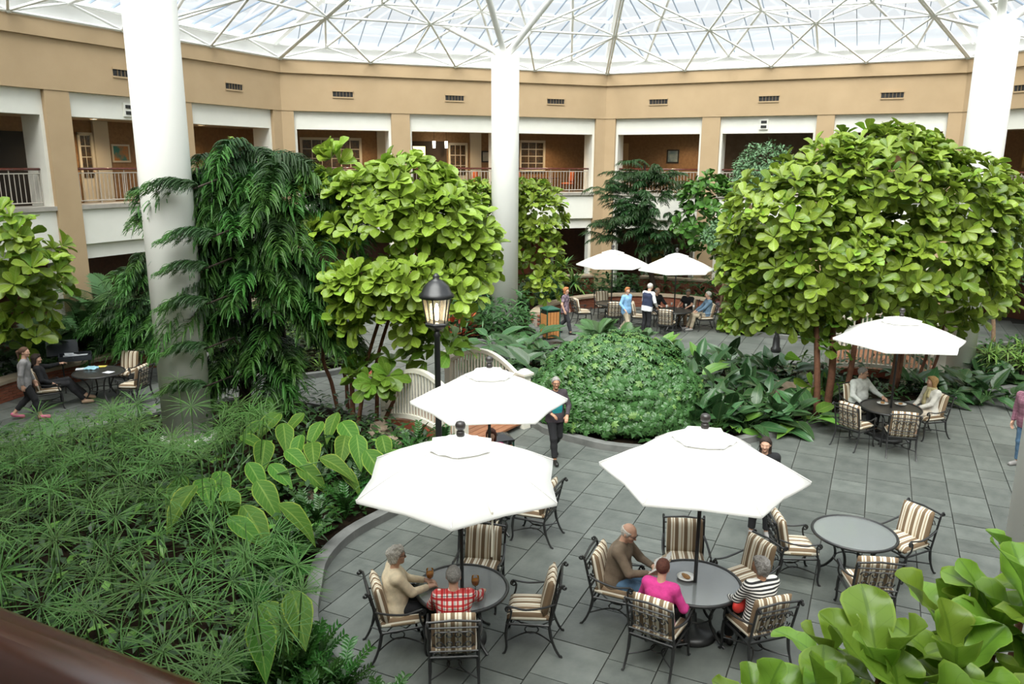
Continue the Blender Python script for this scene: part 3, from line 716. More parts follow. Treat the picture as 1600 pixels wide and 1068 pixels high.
def make_umbrella(loc, label, rot, R=1.36, ztop=2.62, drop=.56, tilt=0, cord=False, n8=6):
    t = thing('parasol', label, 'parasol', loc, math.radians(rot), 'white terrace parasols')
    m = MB(); rings = [.04, .25, .45, .7, 1.0]; segs = n8*6; R0 = R
    def P(f, a):
        k = (a*n8/(2*PI)) % 1; e = abs(k-.5)*2                   # e = 1 on a rib, 0 between ribs
        flat = math.cos(PI/n8)/math.cos((k-.5)*2*PI/n8)          # straight edge between ribs
        r = R*f*(flat*(1-.045*(1-e)*f*f)); z = ztop-drop*f**1.12+.03*math.sin(PI*f)-.035*f*(1-e*e)*math.sin(PI*min(f, .98))
        return (r*math.cos(a), r*math.sin(a), z)
    for f in rings:
        for j in range(segs): m.v.append(P(f, 2*PI*j/segs))
    for i in range(len(rings)-1):
        for j in range(segs): m.f.append((i*segs+j, i*segs+(j+1) % segs, (i+1)*segs+(j+1) % segs, (i+1)*segs+j))
    b = len(m.v)                                                     # hem
    for j in range(segs): x, y, z = P(1.0, 2*PI*j/segs); m.v.append((x*.995, y*.995, z-.035))
    q = (len(rings)-1)*segs
    for j in range(segs): m.f.append((q+j, q+(j+1) % segs, b+(j+1) % segs, b+j))
    ca = m.build('canopy', m_canvas, t, False); ca.data.polygons.foreach_set('use_smooth', [True]*len(ca.data.polygons))
    se = MB()
    for i in range(n8):
        a = 2*PI*i/n8; se.tube([Vector(P(f, a))+Vector((0, 0, .006)) for f in (.1, .4, .7, 1)], .006, 4)
    se.build('seam', mat('canvas_seam', (.78, .76, .72), .9), ca)
    v = MB(); rv = [.015, .11, .21, .31]                               # vent cap: a smaller canopy over the first
    for f in rv:
        for j in range(segs):
            x, y, z = P(f, 2*PI*j/segs); k = (j/segs*n8) % 1; v.v.append((x*1.02, y*1.02, z+.04-.02*(f > .3)*abs(math.sin(PI*k*2))+.012*(f > .3)*math.sin(j*1.9)))
    for i in range(3):
        for j in range(segs): v.f.append((i*segs+j, i*segs+(j+1) % segs, (i+1)*segs+(j+1) % segs, (i+1)*segs+j))
    v.build('vent_cap', m_canvas, t, True)
    g = MB(); g.lathe([(.02, ztop-.02), (.05, ztop+.045), (.045, ztop+.09), (.025, ztop+.10), (.055, ztop+.125), (.062, ztop+.165), (.05, ztop+.2), (.01, ztop+.215)], 14); g.build('finial', m_finial, t, True)
    g = MB(); g.tube([(0, 0, .05), (0, 0, ztop)], .024, 10); g.build('pole', m_iron, t, True)
    for i in range(n8):
        a = 2*PI*i/n8; g = MB(); pts = [Vector(P(f, a))-Vector((0, 0, .03)) for f in (.03, .35, .7, .99)]; g.tube(pts, .009, 4)
        g.tube([(.03*math.cos(a), .03*math.sin(a), ztop-.62), Vector(P(.5, a))-Vector((0, 0, .035))], .007, 4); g.build('rib', m_finial, t)
    g = MB(); g.lathe([(.30, 0), (.30, .05), (.24, .09), (.06, .12), (.045, .30), (.03, .31)], 24); g.build('base', m_iron, t, True)
    if cord:
        g = MB(); a = math.radians(-68-rot); x, y, z = P(.97, a)
        g.tube([(x*.62, y*.62, ztop-drop*.62+.03), (x, y, z+.02), (x*1.005, y*1.005, z-.25), (x*.99, y*.99, z-.5)], .012, 4); g.build('tie_cord', mat('cream_cord', (.75, .70, .58), .9), t)
    return t
T_FL = G(726, 918, .72); T_FR = G(1090, 906, .72); T_R = G(1338, 826, .72); T_FAR = G(1393, 630, .72); T_LEFT = G(155, 588, .72)
T_MID = Vector((-.35, 11.74, 0)); T_F1 = Vector((3.69, 28.7, 0)); T_F2 = Vector((5.75, 27.3, 0)); T_BACK = Vector((-1.9, 31.6, 0))
for t_ in (T_FL, T_FR, T_R, T_FAR, T_LEFT, T_F2): t_.z = 0
make_table(T_FL, 'round glass table with two amber drinks beside the kerb')
make_table(T_FR, 'round glass table with a plate and magazine under the front parasol')
make_table(T_R, 'empty round glass table without a parasol')
make_table(T_FAR, 'round dark-topped table with two white plates before the big fig', .60, False)
make_table(T_LEFT, 'round table covered with papers and blue cloth near the brick wall', .58, False)
make_table(T_MID, 'round table mostly hidden under the parasol by the footbridge')
make_table(T_F1, 'empty far table under the parasol beside the brick seat wall', .56, False)
make_table(T_F2, 'far round table with white cups and four people around', .62, False)
make_table(T_BACK, 'small far table glimpsed behind the fig beside the middle column', .45, False)
make_umbrella(T_FL, 'front white parasol with a hanging cord over the amber drinks table', -150.8, 1.29, 2.65, .51, cord=True)
make_umbrella(T_FR, 'widest white parasol over the table with the magazine reader', 166.5, 1.245, 2.71, .53)
make_umbrella(T_MID, 'white parasol in front of the footbridge', -175.6, 1.24, 2.67, .51)
make_umbrella(T_FAR, 'white parasol over the two sitters in front of the big fig', 174.5, 1.35, 2.68, .47)
make_umbrella(T_F1, 'far white parasol near the middle column over an empty table', 174.7, 1.34, 2.68, .52)
make_umbrella(T_F2, 'far white parasol over the group with white cups', -175, 1.35, 2.73, .55)
CHAIRS = {}
def seat_at(nm, T, ang, dist, label, turn=0):
    (x, y), f = at_table(T, ang, dist); CHAIRS[nm] = (x, y, f+turn); chair(0, 0, f+turn, label, at=(x, y))
# front-left table
seat_at('w_cream', T_FL, 192, .78, 'striped armchair with the person in a cream sweater', 6)
seat_at('m_plaid', T_FL, 266, .70, 'striped armchair with the person in a red plaid shirt', 8)
seat_at('', T_FL, 79, .93, 'empty striped armchair facing the viewer across the amber drinks table')
seat_at('', T_FL, -2, .84, 'empty striped armchair at the right-hand end of the amber drinks table', -4)
# front-right table
seat_at('m_read', T_FR, 160, .97, 'striped armchair with the person reading a magazine', -2)
seat_at('w_pink', T_FR, 226, .76, 'striped armchair with the person in a pink top', 12)
seat_at('w_stripe', T_FR, 322, .80, 'striped armchair with the person in a black and white striped top', -34)
seat_at('', T_FR, 84, 1.0, 'empty striped armchair behind the pole of the widest parasol')
seat_at('', T_FR, 35, .96, 'empty striped armchair turned sideways beside the magazine table', -8)
# right table
seat_at('', T_R, 174, .80, 'empty striped armchair with a scrolled arm at the bare glass table', 4)
seat_at('', T_R, 16, .86, 'empty striped armchair at the outer side of the bare glass table', 10)
seat_at('', T_R, 258, .92, 'empty striped armchair showing its scrolled back at the bare glass table', 6)
# middle table
seat_at('girl', T_MID, 90, 1.02, 'armchair of the person in magenta behind the middle parasol')
seat_at('', T_MID, -22, .78, 'striped armchair half hidden by the front parasol beside the paving', 0)
seat_at('', T_MID, 262, .85, 'armchair whose legs show under the front parasol', 0)
# far right table
seat_at('', T_FAR, 203, .98, 'striped armchair beside the kerb at the table with two plates', 10)
seat_at('', T_FAR, 258, .85, 'striped armchair with its back to the viewer at the table with two plates', -4)
seat_at('m_white', T_FAR, 112, .85, 'armchair of the person in a pale shirt by the fig')
seat_at('w_scarf', T_FAR, 13, .94, 'striped armchair of the person with a scarf')
# left table
seat_at('w_black', T_LEFT, 214, 1.12, 'striped armchair with the person in black by the papers')
seat_at('', T_LEFT, 80, .95, 'striped armchair between the papers table and the brick wall')
seat_at('', T_LEFT, -12, .95, 'striped armchair with scrolled arms beside the thick column', 4)
seat_at('', T_LEFT, 28, 1.75, 'striped armchair half hidden by the thick column', 25)
# far tables
seat_at('', T_F1, 196, 1.15, 'far striped armchair next to the walker in a patterned top', 0)
seat_at('', T_F1, 100, 1.0, 'far striped armchair standing against the brick seat wall', 0)
seat_at('', T_F1, 270, .88, 'far armchair beside the walker in light blue', 0)
seat_at('', T_F2, 168, 1.2, 'far armchair hidden behind the person in a navy waistcoat', 0)
seat_at('', T_F2, 246, 1.05, 'far armchair showing its scrolled back in front of the white cups', 0)
seat_at('m_dark', T_F2, 116, 1.05, 'far armchair of the person in black left of the parasol pole', 0)
seat_at('w_dark', T_F2, 52, 1.05, 'far armchair of the person in black right of the parasol pole', 0)
seat_at('m_denim', T_F2, 2, 1.12, 'far armchair of the person in a denim shirt', 0)
seat_at('', T_BACK, 0, .9, 'pale armchair glimpsed at the edge of the middle column', 0)
seat_at('', T_BACK, 100, .9, 'tan armchair glimpsed behind the lamp foliage', 0)
# ------------------------------------------------------------------ small things on the tables
m_china = mat('white_china', (.85, .84, .80), .25)
m_food = mat('brown_cookie', (.33, .17, .06), .8, (.42, .23, .09), 30)
m_tea = mat('amber_drink', (.80, .30, .02), .2, trans=.3)
m_clear = clear('drinking_glass', (.9, .9, .88), .10, .02)
def plate(p, label, food=True):
    t = thing('plate', label, 'plate', p, random.random()*6, 'plates on the terrace tables')
    m = MB(); m.lathe([(.07, 0), (.115, .016), (.118, .02), (.07, .008), (.01, .008)], 24); m.build('dish', m_china, t, True)
    if food:
        m = MB(); m.ball((0, 0, .02), .055, 12, 6, (1.25, .8, .28)); m.ball((.02, .015, .03), .04, 10, 6, (1.2, .8, .3)); m.build('cookie', m_food, t, True)
def goblet(p, label):
    t = thing('drinking_glass', label, 'glass', p, 0, 'amber drinks')
    m = MB(); m.lathe([(.040, 0), (.040, .005), (.006, .012), (.006, .07)], 14); nb_ = len(m.f); m.lathe([(.006, .071), (.038, .095), (.050, .14), (.044, .20)], 16); m.f.pop(); m.build('bowl', m_clear, t, True)
    m = MB(); m.lathe([(.004, .076), (.035, .098), (.046, .135), (.045, .155), (.001, .155)], 14); m.build('drink', m_tea, t, True)
plate(G(1076, 899, .735), 'white plate with brown cookies on the magazine table')
plate(G(1380, 624, .735), 'white plate in front of the person in a pale shirt')
plate(G(1408, 625, .735), 'white plate nearer the person with a scarf')
goblet(G(676, 913, .735), 'stemmed glass of amber drink near the person in cream')
goblet(G(747, 924, .735), 'stemmed glass of amber drink by the hand of the person in plaid')
for i, (px, py) in enumerate(((1041, 478), (1071, 476), (1083, 478), (1049, 474))):
    m = MB(); m.lathe([(.03, 0), (.04, .10), (.036, .10), (.027, .01)], 12, tuple(G(px, py, .73))); o = m.build('cup', m_china, None, True)
    tag(o, ['white cup in front of the person in black left of the parasol pole', 'white cup in front of the person in black right of the parasol pole', 'white cup nearest the person in a denim shirt', 'white cup beside the pole of the far parasol'][i], 'cup', 'white cups on the far table')
# papers, cloth and the open case on the left
m_paper = mat('printed_paper', (.78, .79, .82), .8, (.60, .63, .70), 14, lo=.5, hi=.7)
lay = [((128, 583), (.26, .20), .4, m_paper, 'sheet of printed paper', 'paper lying at the black-clad sitter\'s end of the papers table', .004), ((170, 588), (.22, .18), -.3, m_paper, 'paper', 'paper lying at the column end of the papers table', .004),
       ((160, 579), (.20, .16), .2, mat('yellow_paper', (.75, .62, .12), .8), 'y', 'yellow paper on the papers table', .006)]
for (px, py), (a, b), rz, mm_, _, lb, th in lay:
    m = MB(); m.box((0, 0, th/2), (a, b, th)); o = m.build('paper', mm_, None, False, G(px, py, .735)); o.rotation_euler = (0, 0, rz); tag(o, lb, 'paper')
m = MB()
for i in range(9):
    for j in range(9):
        u, v = i/8-.5, j/8-.5; m.v.append((u*.30, v*.24, .035+.03*mnoise.noise(Vector((u*7, v*7, 2)))-.03*(max(abs(u), abs(v)) > .45)))
for i in range(8):
    for j in range(8): m.f.append((i*9+j, (i+1)*9+j, (i+1)*9+j+1, i*9+j+1))
b0 = len(m.v); m.v += [(x, y, 0) for x, y, z in m.v[:81]]; m.f += [tuple(b0+i for i in f[::-1]) for f in m.f[:64]]
tag(m.build('folded_cloth', mat('light_blue_cloth', (.35, .62, .72), .9), None, True, G(143, 582, .735)), 'crumpled light blue cloth on the papers table', 'cloth')
case = thing('open_case', 'open dark case full of papers on a stand behind the sitter in black', 'case', G(112, 612)+Vector((.35, -.25, 0)), .5)
m_case = mat('dark_grey_case', (.04, .045, .055), .6)
m = MB(); m.box((0, 0, .84), (.75, .5, .03)); m.box((0, .24, .90), (.75, .02, .12)); m.box((0, -.24, .90), (.75, .02, .12)); m.box((.365, 0, .90), (.02, .5, .12)); m.box((-.365, 0, .90), (.02, .5, .12)); m.build('tray', m_case, case)
m = MB(); m.box((-.28, .40, 1.06), (.72, .05, .42), 0, Matrix.Rotation(-.6, 3, 'X')); m.build('lid', m_case, case)
for i in range(6):
    m = MB(); m.box((random.uniform(-.2, .2), random.uniform(-.12, .12), .90+i*.012), (.28, .21, .006), 0, Euler((random.uniform(-.25, .25), random.uniform(-.2, .2), random.random()*3)).to_matrix()); m.build('paper', m_paper, case)
for sx in (-1, 1):
    m = MB(); m.tube([(sx*.3, -.2, 0), (sx*.3, .2, .83)], .015, 5); m.tube([(sx*.3, .2, 0), (sx*.3, -.2, .83)], .015, 5); m.build('stand_leg', m_iron, case)
# ------------------------------------------------------------------ lamp posts and bins
m_black = mat('black_lamp_paint', (.012, .012, .013), .35, spec=.6)
m_lglass = clear('lantern_glass', (.95, .92, .85), .10, .08, .12, (.9, .85, .7))
def lamp_post(loc, label, zt, lit=True, k=1.42):
    t = thing('lamp_post', label, 'lamp', loc, math.radians(20), 'black garden lamp posts'); zb = zt-.56*k; z = lambda q: zb+q*k
    m = MB(); m.lathe([(.16, 0), (.16, .12), (.12, .16), (.10, .45), (.075, .52), (.062, .56), (.055, z(-.17)), (.08, z(-.15)), (.05, z(-.12)), (.05, z(-.05))], 14); m.build('pole', m_black, t, True)
    m = MB(); m.lathe([(.06*k, z(-.08)), (.15*k, z(-.02)), (.16*k, z(.01)), (.14*k, z(.03))], 6); m.build('lantern_base', m_black, t)
    g = MB()
    for i in range(6):
        a, b = 2*PI*i/6, 2*PI*(i+1)/6; r0, r1 = .135*k, .195*k; q = MB()
        q.add([(r0*math.cos(a), r0*math.sin(a), z(.03)), (r0*math.cos(b), r0*math.sin(b), z(.03)), (r1*math.cos(b), r1*math.sin(b), z(.36)), (r1*math.cos(a), r1*math.sin(a), z(.36))], [(0, 1, 2, 3)])
        q.build('lantern_pane', m_lglass, t); g.tube([(r0*math.cos(a), r0*math.sin(a), z(.02)), (r1*math.cos(a), r1*math.sin(a), z(.37))], .014, 5)
    g.build('lantern_frame', m_black, t)
    m = MB(); m.lathe([(.225*k, z(.35)), (.235*k, z(.39)), (.20*k, z(.42)), (.17*k, z(.50)), (.09*k, z(.57)), (.04*k, z(.60)), (.05*k, z(.63)), (.015*k, z(.67))], 12); m.build('lantern_roof', m_black, t, True)
    if lit:
        m = MB(); m.lathe([(.02, z(.05)), (.035, z(.08)), (.04, z(.2)), (.02, z(.27))], 10); m.build('bulb', emit('warm_bulb', (1, .80, .50), 26), t, True)
    return t
lp = D(686, 640, 14.2); zt = D(684, 441, 14.2).z
lamp_post((lp.x, 14.2, 0), 'black lamp post with lit lantern beside the footbridge', zt)
lp2 = G(1212, 545); lamp_post((lp2.x, lp2.y, 0), 'black lamp post whose lantern is hidden in the big fig', 3.4, False)
m_slat = mat('orange_wood_slat', (.42, .17, .05), .6, (.50, .22, .07), 9, rnd=.08, coords='Generated'); m_green = mat('dark_green_metal', (.012, .07, .045), .4)
sm_ = MB(); sm_.box((0, 0, .5), (1, 1, 1)); me_slat = sm_.mesh('slat', m_slat)
def bin_(loc, label, rz, w_=.46, h_=.92, ml=None):
    t = thing('litter_bin', label, 'bin', loc, rz, 'wooden litter bins')
    m = MB(); m.box((0, 0, h_/2), (w_-.06, w_-.06, h_-.06)); m.build('liner', m_black, t)
    for sd in range(4):
        a = sd*PI/2; d = Vector((math.cos(a), math.sin(a), 0)); tn = Vector((-d.y, d.x, 0))
        for j in range(4):
            top = h_-.16 if sd % 2 == 0 else h_-.08
            obj('slat', me_slat, t, d*(w_/2-.015)+tn*((j-1.5)*w_*.225)+Vector((0, 0, .05)), (0, 0, a), (.022, w_*.19, top-.05))
        m = MB(); c = d*(w_/2-.01)+tn*(w_/2-.01); m.box(c+Vector((0, 0, h_/2)), (.03, .03, h_), a); m.build('corner_post', m_green, t)
    m = MB(); m.lathe([(.34, 0), (.34, .035), (.10, .11), (.01, .115)], 4); m.v = [(x*math.cos(PI/4)-y*math.sin(PI/4), x*math.sin(PI/4)+y*math.cos(PI/4), z+h_-.01) for x, y, z in m.v]; m.v = [(x*w_/.46, y*w_/.46, z) for x, y, z in m.v]; m.build('lid', ml or m_green, t)
b1 = D(783, 697, 13.55); bin_((b1.x, 13.55, 0), 'wooden slatted litter bin at the end of the footbridge', .35, .40, .88, m_black)
b2 = G(859, 527); bin_((b2.x, b2.y, 0), 'wooden slatted litter bin with green lid near the brick seat wall', .45, .5, 1.0)
# ------------------------------------------------------------------ people: each body one continuous surface grown from a distance field
V3 = lambda *a: np.array(a, dtype=float)
def surface(prims, h, kdef=.02):
    """prims: (kind, data, op, k, planes) -> verts, faces (surface nets)"""
    lo = np.full(3, 1e9); hi = -lo
    bbs = []
    for kind, d, op, k, pl in prims:
        if kind == 'cone': a, b, ra, rb = d; r = max(ra, rb); l, u = np.minimum(a, b)-r, np.maximum(a, b)+r
        else: c, rad, Rm = d; r = max(rad); l, u = c-r, c+r
        bbs.append((l, u))
        if op > 0: lo = np.minimum(lo, l); hi = np.maximum(hi, u)
    lo = lo-3*h; n = np.ceil((hi+3*h-lo)/h).astype(int)+1
    vol = np.full(n, .3, dtype=np.float32); axs = [lo[i]+h*np.arange(n[i]) for i in range(3)]
    for (kind, d, op, k, pl), (l, u) in zip(prims, bbs):
        m = max(.03, k*1.2); i0 = np.maximum(((l-m-lo)/h).astype(int), 0); i1 = np.minimum(((u+m-lo)/h).astype(int)+2, n)
        if (i1 <= i0).any(): continue
        X = axs[0][i0[0]:i1[0], None, None]; Y = axs[1][None, i0[1]:i1[1], None]; Z = axs[2][None, None, i0[2]:i1[2]]
        if kind == 'cone':
            a, b, ra, rb = d; ab = b-a; L2 = max(float(ab@ab), 1e-9)
            px, py, pz = X-a[0], Y-a[1], Z-a[2]; t = np.clip((px*ab[0]+py*ab[1]+pz*ab[2])/L2, 0, 1)
            dd = np.sqrt((px-t*ab[0])**2+(py-t*ab[1])**2+(pz-t*ab[2])**2)-(ra+(rb-ra)*t)
        else:
            c, rad, Rm = d; P = (X-c[0], Y-c[1], Z-c[2]); q = [P[0]*Rm[0, i]+P[1]*Rm[1, i]+P[2]*Rm[2, i] for i in range(3)]
            k0 = np.sqrt(sum((q[i]/rad[i])**2 for i in range(3))); dd = (k0-1)*min(rad)
        for pt, nr in pl or ():
            dd = np.maximum(dd, (X-pt[0])*nr[0]+(Y-pt[1])*nr[1]+(Z-pt[2])*nr[2])
        sl = tuple(slice(i0[i], i1[i]) for i in range(3)); cur = vol[sl]
        if op > 0:
            if k > 0: e = np.maximum(k-np.abs(cur-dd), 0)/k; vol[sl] = np.minimum(cur, dd)-e*e*k*.25
            else: vol[sl] = np.minimum(cur, dd)
        else: vol[sl] = np.maximum(cur, -dd)
    return nets(vol, lo, h)
def nets(vol, lo, h):
    ins = vol < 0; c = [ins[i:ins.shape[0]-1+i, j:ins.shape[1]-1+j, k:ins.shape[2]-1+k] for i in (0, 1) for j in (0, 1) for k in (0, 1)]
    al = c[0].copy(); an = c[0].copy()
    for x in c[1:]: al &= x; an |= x
    mk = an & ~al; ix = np.argwhere(mk); idx = np.full(mk.shape, -1, dtype=np.int64); idx[mk] = np.arange(len(ix))
    cor = [(i, j, k) for i in (0, 1) for j in (0, 1) for k in (0, 1)]
    val = {o: vol[ix[:, 0]+o[0], ix[:, 1]+o[1], ix[:, 2]+o[2]] for o in cor}
    acc = np.zeros((len(ix), 3)); cnt = np.zeros(len(ix))
    for a in cor:
        for ax in range(3):
            if a[ax]: continue
            b = list(a); b[ax] = 1; b = tuple(b); va, vb = val[a], val[b]; s = (va < 0) != (vb < 0)
            t = np.where(s, va/np.where(s, va-vb, 1), 0); p = np.array(a, dtype=float)[None, :].repeat(len(ix), 0); p[:, ax] += t
            acc += p*s[:, None]; cnt += s
    vts = lo + h*(ix+acc/cnt[:, None]); fcs = []
    for ax in range(3):
        sl0 = [slice(None)]*3; sl1 = [slice(None)]*3; sl0[ax] = slice(0, -1); sl1[ax] = slice(1, None)
        A, B = ins[tuple(sl0)], ins[tuple(sl1)]; e = np.argwhere(A != B); u, v = (ax+1) % 3, (ax+2) % 3
        ok = (e[:, u] > 0) & (e[:, v] > 0) & (e[:, u] < idx.shape[u]) & (e[:, v] < idx.shape[v]); e = e[ok]
        if not len(e): continue
        def at(du, dv): q = e.copy(); q[:, u] -= du; q[:, v] -= dv; return idx[q[:, 0], q[:, 1], q[:, 2]]
        q = np.stack([at(1, 1), at(0, 1), at(0, 0), at(1, 0)], 1); f = A[e[:, 0], e[:, 1], e[:, 2]]
        q[~f] = q[~f][:, ::-1]; fcs.append(q)
    return vts, np.concatenate(fcs)
def np_mesh(name, v, f, m):
    me = bpy.data.meshes.new(name); n, k = len(v), len(f)
    me.vertices.add(n); me.vertices.foreach_set('co', np.asarray(v, dtype=np.float32).ravel())
    me.loops.add(k*4); me.loops.foreach_set('vertex_index', np.asarray(f, dtype=np.int32).ravel())
    me.polygons.add(k); me.polygons.foreach_set('loop_start', np.arange(0, 4*k, 4, dtype=np.int32))
    me.polygons.foreach_set('use_smooth', np.ones(k, dtype=bool)); me.update(calc_edges=True); me.materials.append(m); return me
def rot(yaw=0, pitch=0, roll=0):
    return np.array((Matrix.Rotation(math.radians(yaw), 3, 'Z') @ Matrix.Rotation(math.radians(-pitch), 3, 'X') @ Matrix.Rotation(math.radians(roll), 3, 'Y')))
def unit(v): return v/max(np.linalg.norm(v), 1e-9)
SKIN = {k: mat('skin_'+k, c, .55, tuple(x*.9 for x in c), 30) for k, c in dict(fair=(.62, .36, .25), pale=(.68, .42, .31), tan=(.42, .22, .13), deep=(.22, .11, .065)).items()}
m_eye = mat('eye_dark', (.03, .02, .015), .3); m_lip = mat('lip', (.42, .13, .10), .5)
def cloth(name, c, c2=None): return mat('cloth_'+name, c, .9, c2 or tuple(x*.82 for x in c), 14, bump=.25, bscale=30)
def hairm(name, c): return mat('hair_'+name, c, .75, tuple(x*.62 for x in c), 60, bump=.5, bscale=90)
def person(label, at, face, pose='stand', ht=1.68, lean=0, head=(0, 0), hands=None, top=None, sleeve='long', hem=.14, bottom=None, leg_end=.10, shoes=None, hair=None, style='cap',
           skin='fair', build=1.0, belly=0, glasses=False, res=.010, legs=None, vest=None, scarf=None, hands_open=False, collar=False, sitz=.585, back=-.05, inner=None):
    s = ht/1.72; P = []; A = lambda a, b, ra, rb, k=.025, pl=None: ('cone', (a, b, ra, rb), 1, k, pl)
    E_ = lambda c, r, Rm=np.eye(3), k=.02, pl=None, op=1: ('ell', (c, r, Rm), op, k, pl)
    sit = pose == 'sit'
    pel = V3(0, back, sitz) if sit else V3(0, 0, .94*s)
    l = math.radians(lean); u = V3(0, math.sin(l), math.cos(l)); fw = V3(0, math.cos(l), -math.sin(l)); X = V3(1, 0, 0)
    wai, che, nb = pel+u*.18*s, pel+u*.36*s, pel+u*.505*s
    sh = {q: pel+u*.455*s+X*q*.172*s*(.92+.08*build) for q in (-1, 1)}
    hip = {q: pel+X*q*.088*s-u*.03 for q in (-1, 1)}
    hw = rot(head[0], head[1]-lean*.4); hu, hf, hx = hw@V3(0, 0, 1), hw@V3(0, 1, 0), hw@V3(1, 0, 0)
    nt = nb+unit(u+hu)*.07*s+fw*.01; hc = nt+hu*.105*s+hf*.022*s
    # legs
    kn, an, toe = {}, {}, {}
    for q in (-1, 1):
        if legs and q in legs: kn[q], an[q] = [V3(*x) for x in legs[q]]
        elif sit: kn[q] = V3(q*.11, back+.46*s, sitz-.03); an[q] = V3(q*.12, back+.46*s+(.04 if q > 0 else -.03), .085)
        elif pose == 'walk': kn[q] = V3(q*.085, .16 if q > 0 else .02, .50*s); an[q] = V3(q*.08, .24 if q > 0 else -.30, .09*s if q > 0 else .16*s)
        else: kn[q] = V3(q*.10, .02, .50*s); an[q] = V3(q*.115, -.02, .085*s)
        d = an[q]-kn[q]; d = unit(V3(d[0]*.3, max(.25, .9-abs(d[1])), -.0))*1.0; toe[q] = an[q]+V3(q*.02, .155*s, -.045 if an[q][2] < .12 else -.10)
    # arms
    hands = hands or {}; el, wr = {}, {}
    for q in (-1, 1):
        tg = hands.get(q); S = sh[q]
        if tg is None: tg = (q*.25, S[1]+.05, S[2]-.50*s)
        W = V3(*tg[:3]); l1, l2 = .285*s, .255*s; d = W-S; L = np.linalg.norm(d)
        if L > (l1+l2)*.985: d = d*(l1+l2)*.985/L; L = np.linalg.norm(d); W = S+d
        a = (l1*l1-l2*l2+L*L)/(2*L); hh = math.sqrt(max(l1*l1-a*a, 0)); pole = V3(q*.55, -.55, -.6) if len(tg) < 4 else V3(*tg[3])
        dn = unit(d); pole = unit(pole-dn*(pole@dn)); el[q] = S+dn*a+pole*hh; wr[q] = W
    b = build
    tor = lambda g, kk=.05: [A(pel+X*q*.065*s, wai+X*q*.05*s, .108*s*b+g, .100*s*b+g, kk) for q in (-1, 1)] + [A(wai+X*q*.05*s, che+X*q*.07*s, .100*s*b+g, .108*s*b+g, kk) for q in (-1, 1)] + \
        [A(che+X*q*.07*s, sh[q]-u*.03*s-X*q*.035*s, .108*s*b+g, .062*s+g, kk) for q in (-1, 1)] + [A(sh[-1], sh[1], .058*s+g, .058*s+g, .04)] + \
        ([E_(wai+fw*.06*s-u*.02, np.array([.15, .10+belly, .14])*s+g, np.eye(3), .05)] if belly else [])
    ra = [.051*s*b, .041*s*b, .037*s, .027*s]
    arm = lambda g, q: [A(sh[q], el[q], ra[0]+g, ra[1]+g, .03), A(el[q], wr[q], ra[2]+g*1.0, ra[3]+g, .02)]
    leg = lambda g, q: [A(hip[q], kn[q], .088*s*b+g, .058*s+g, .04), A(kn[q], kn[q]*.62+an[q]*.38-V3(0, .012, 0), .056*s+g, .055*s+g, .03), A(kn[q]*.62+an[q]*.38-V3(0, .012, 0), an[q], .053*s+g, .036*s+g, .03)]
    # --- body
    B = tor(0)
    for q in (-1, 1): B += arm(0, q)+leg(0, q)+[A(an[q]-V3(0, .03, .03), toe[q], .036*s, .030*s, .02)]
    B += [A(nb-u*.03, nt+hu*.05*s, .056*s, .050*s, .03)]
    HR = hw
    B += [E_(hc+hu*.022*s-hf*.012*s, np.array([.074, .094, .092])*s, HR, .02), E_(hc-hu*.035*s+hf*.022*s, np.array([.058, .066, .078])*s, HR, .03),
          A(hc-hu*.098*s+hf*.062*s, hc-hu*.095*s+hf*.066*s, .022*s, .022*s, .03),
          A(hc+hu*.008*s+hf*.083*s, hc-hu*.034*s+hf*.102*s, .009*s, .0145*s, .012)]
    for q in (-1, 1):
        B += [E_(hc+hx*q*.076*s-hu*.012*s-hf*.012*s, np.array([.012, .022, .033])*s, HR, .008), A(hc+hx*q*.018*s+hu*.020*s+hf*.082*s, hc+hx*q*.046*s+hu*.020*s+hf*.066*s, .010*s, .009*s, .015),
              E_(hc+hx*q*.040*s-hu*.030*s+hf*.062*s, np.array([.024, .020, .022])*s, HR, .02)]
    for q in (-1, 1):                                                 # hands: palm, four fingers, thumb
        W = wr[q]; d = unit(W-el[q]); hd = hands.get(q)
        if hd is not None and len(hd) > 4: d = unit(V3(*hd[4]))
        up = unit(V3(0, 0, 1)-d*d[2]) if abs(d[2]) < .92 else unit(V3(q*-1.0, .2, 0)); sd = np.cross(d, up)*-q      # sd points to the thumb side
        if abs(d[2]) >= .92: sd, up = unit(V3(0, 1, 0)-d*d[1]), unit(V3(q, 0, 0))
        K = W+d*.085*s
        for j in range(4):
            o = sd*(.027-.018*j)*s; B.append(A(W+o*.55, K+o, .017*s, .0135*s, .012))
            fl = (.070, .078, .072, .056)[j]*s; m1 = K+o*1.06+d*fl*.5-up*.012*s; B.append(A(K+o, m1, .0105*s, .0095*s, .005)); B.append(A(m1, m1+unit(d*.75-up*.75)*fl*.55, .0095*s, .008*s, .004))
        t0 = W+d*.028*s+sd*.026*s; t1 = t0+(d*.45+sd*.6-up*.25)*.045*s; B.append(A(t0, t1, .014*s, .011*s, .012)); B.append(A(t1, t1+(d*.8-up*.2+sd*.1)*.035*s, .011*s, .009*s, .005))
    v, f = surface(B, res); o = obj('person', np_mesh('person', v, f, SKIN[skin])); tag(o, label, 'person')
    o.location = (at[0], at[1], 0); o.rotation_euler = (0, 0, math.radians(face-90))
    def part(name, prims, m, hres=None, curl=0):
        v, f = surface(prims, hres or res)
        if curl:
            for i in range(len(v)):
                p = Vector(v[i]); k = 1+curl*mnoise.noise(p*28)+curl*.5*mnoise.noise(p*60); v[i] = hc+(v[i]-hc)*k
        return obj(name, np_mesh(name, v, f, m), o)
    # --- clothes
    g = .016; hp = pel-u*hem*s
    hemcut = [(hp, -u)]
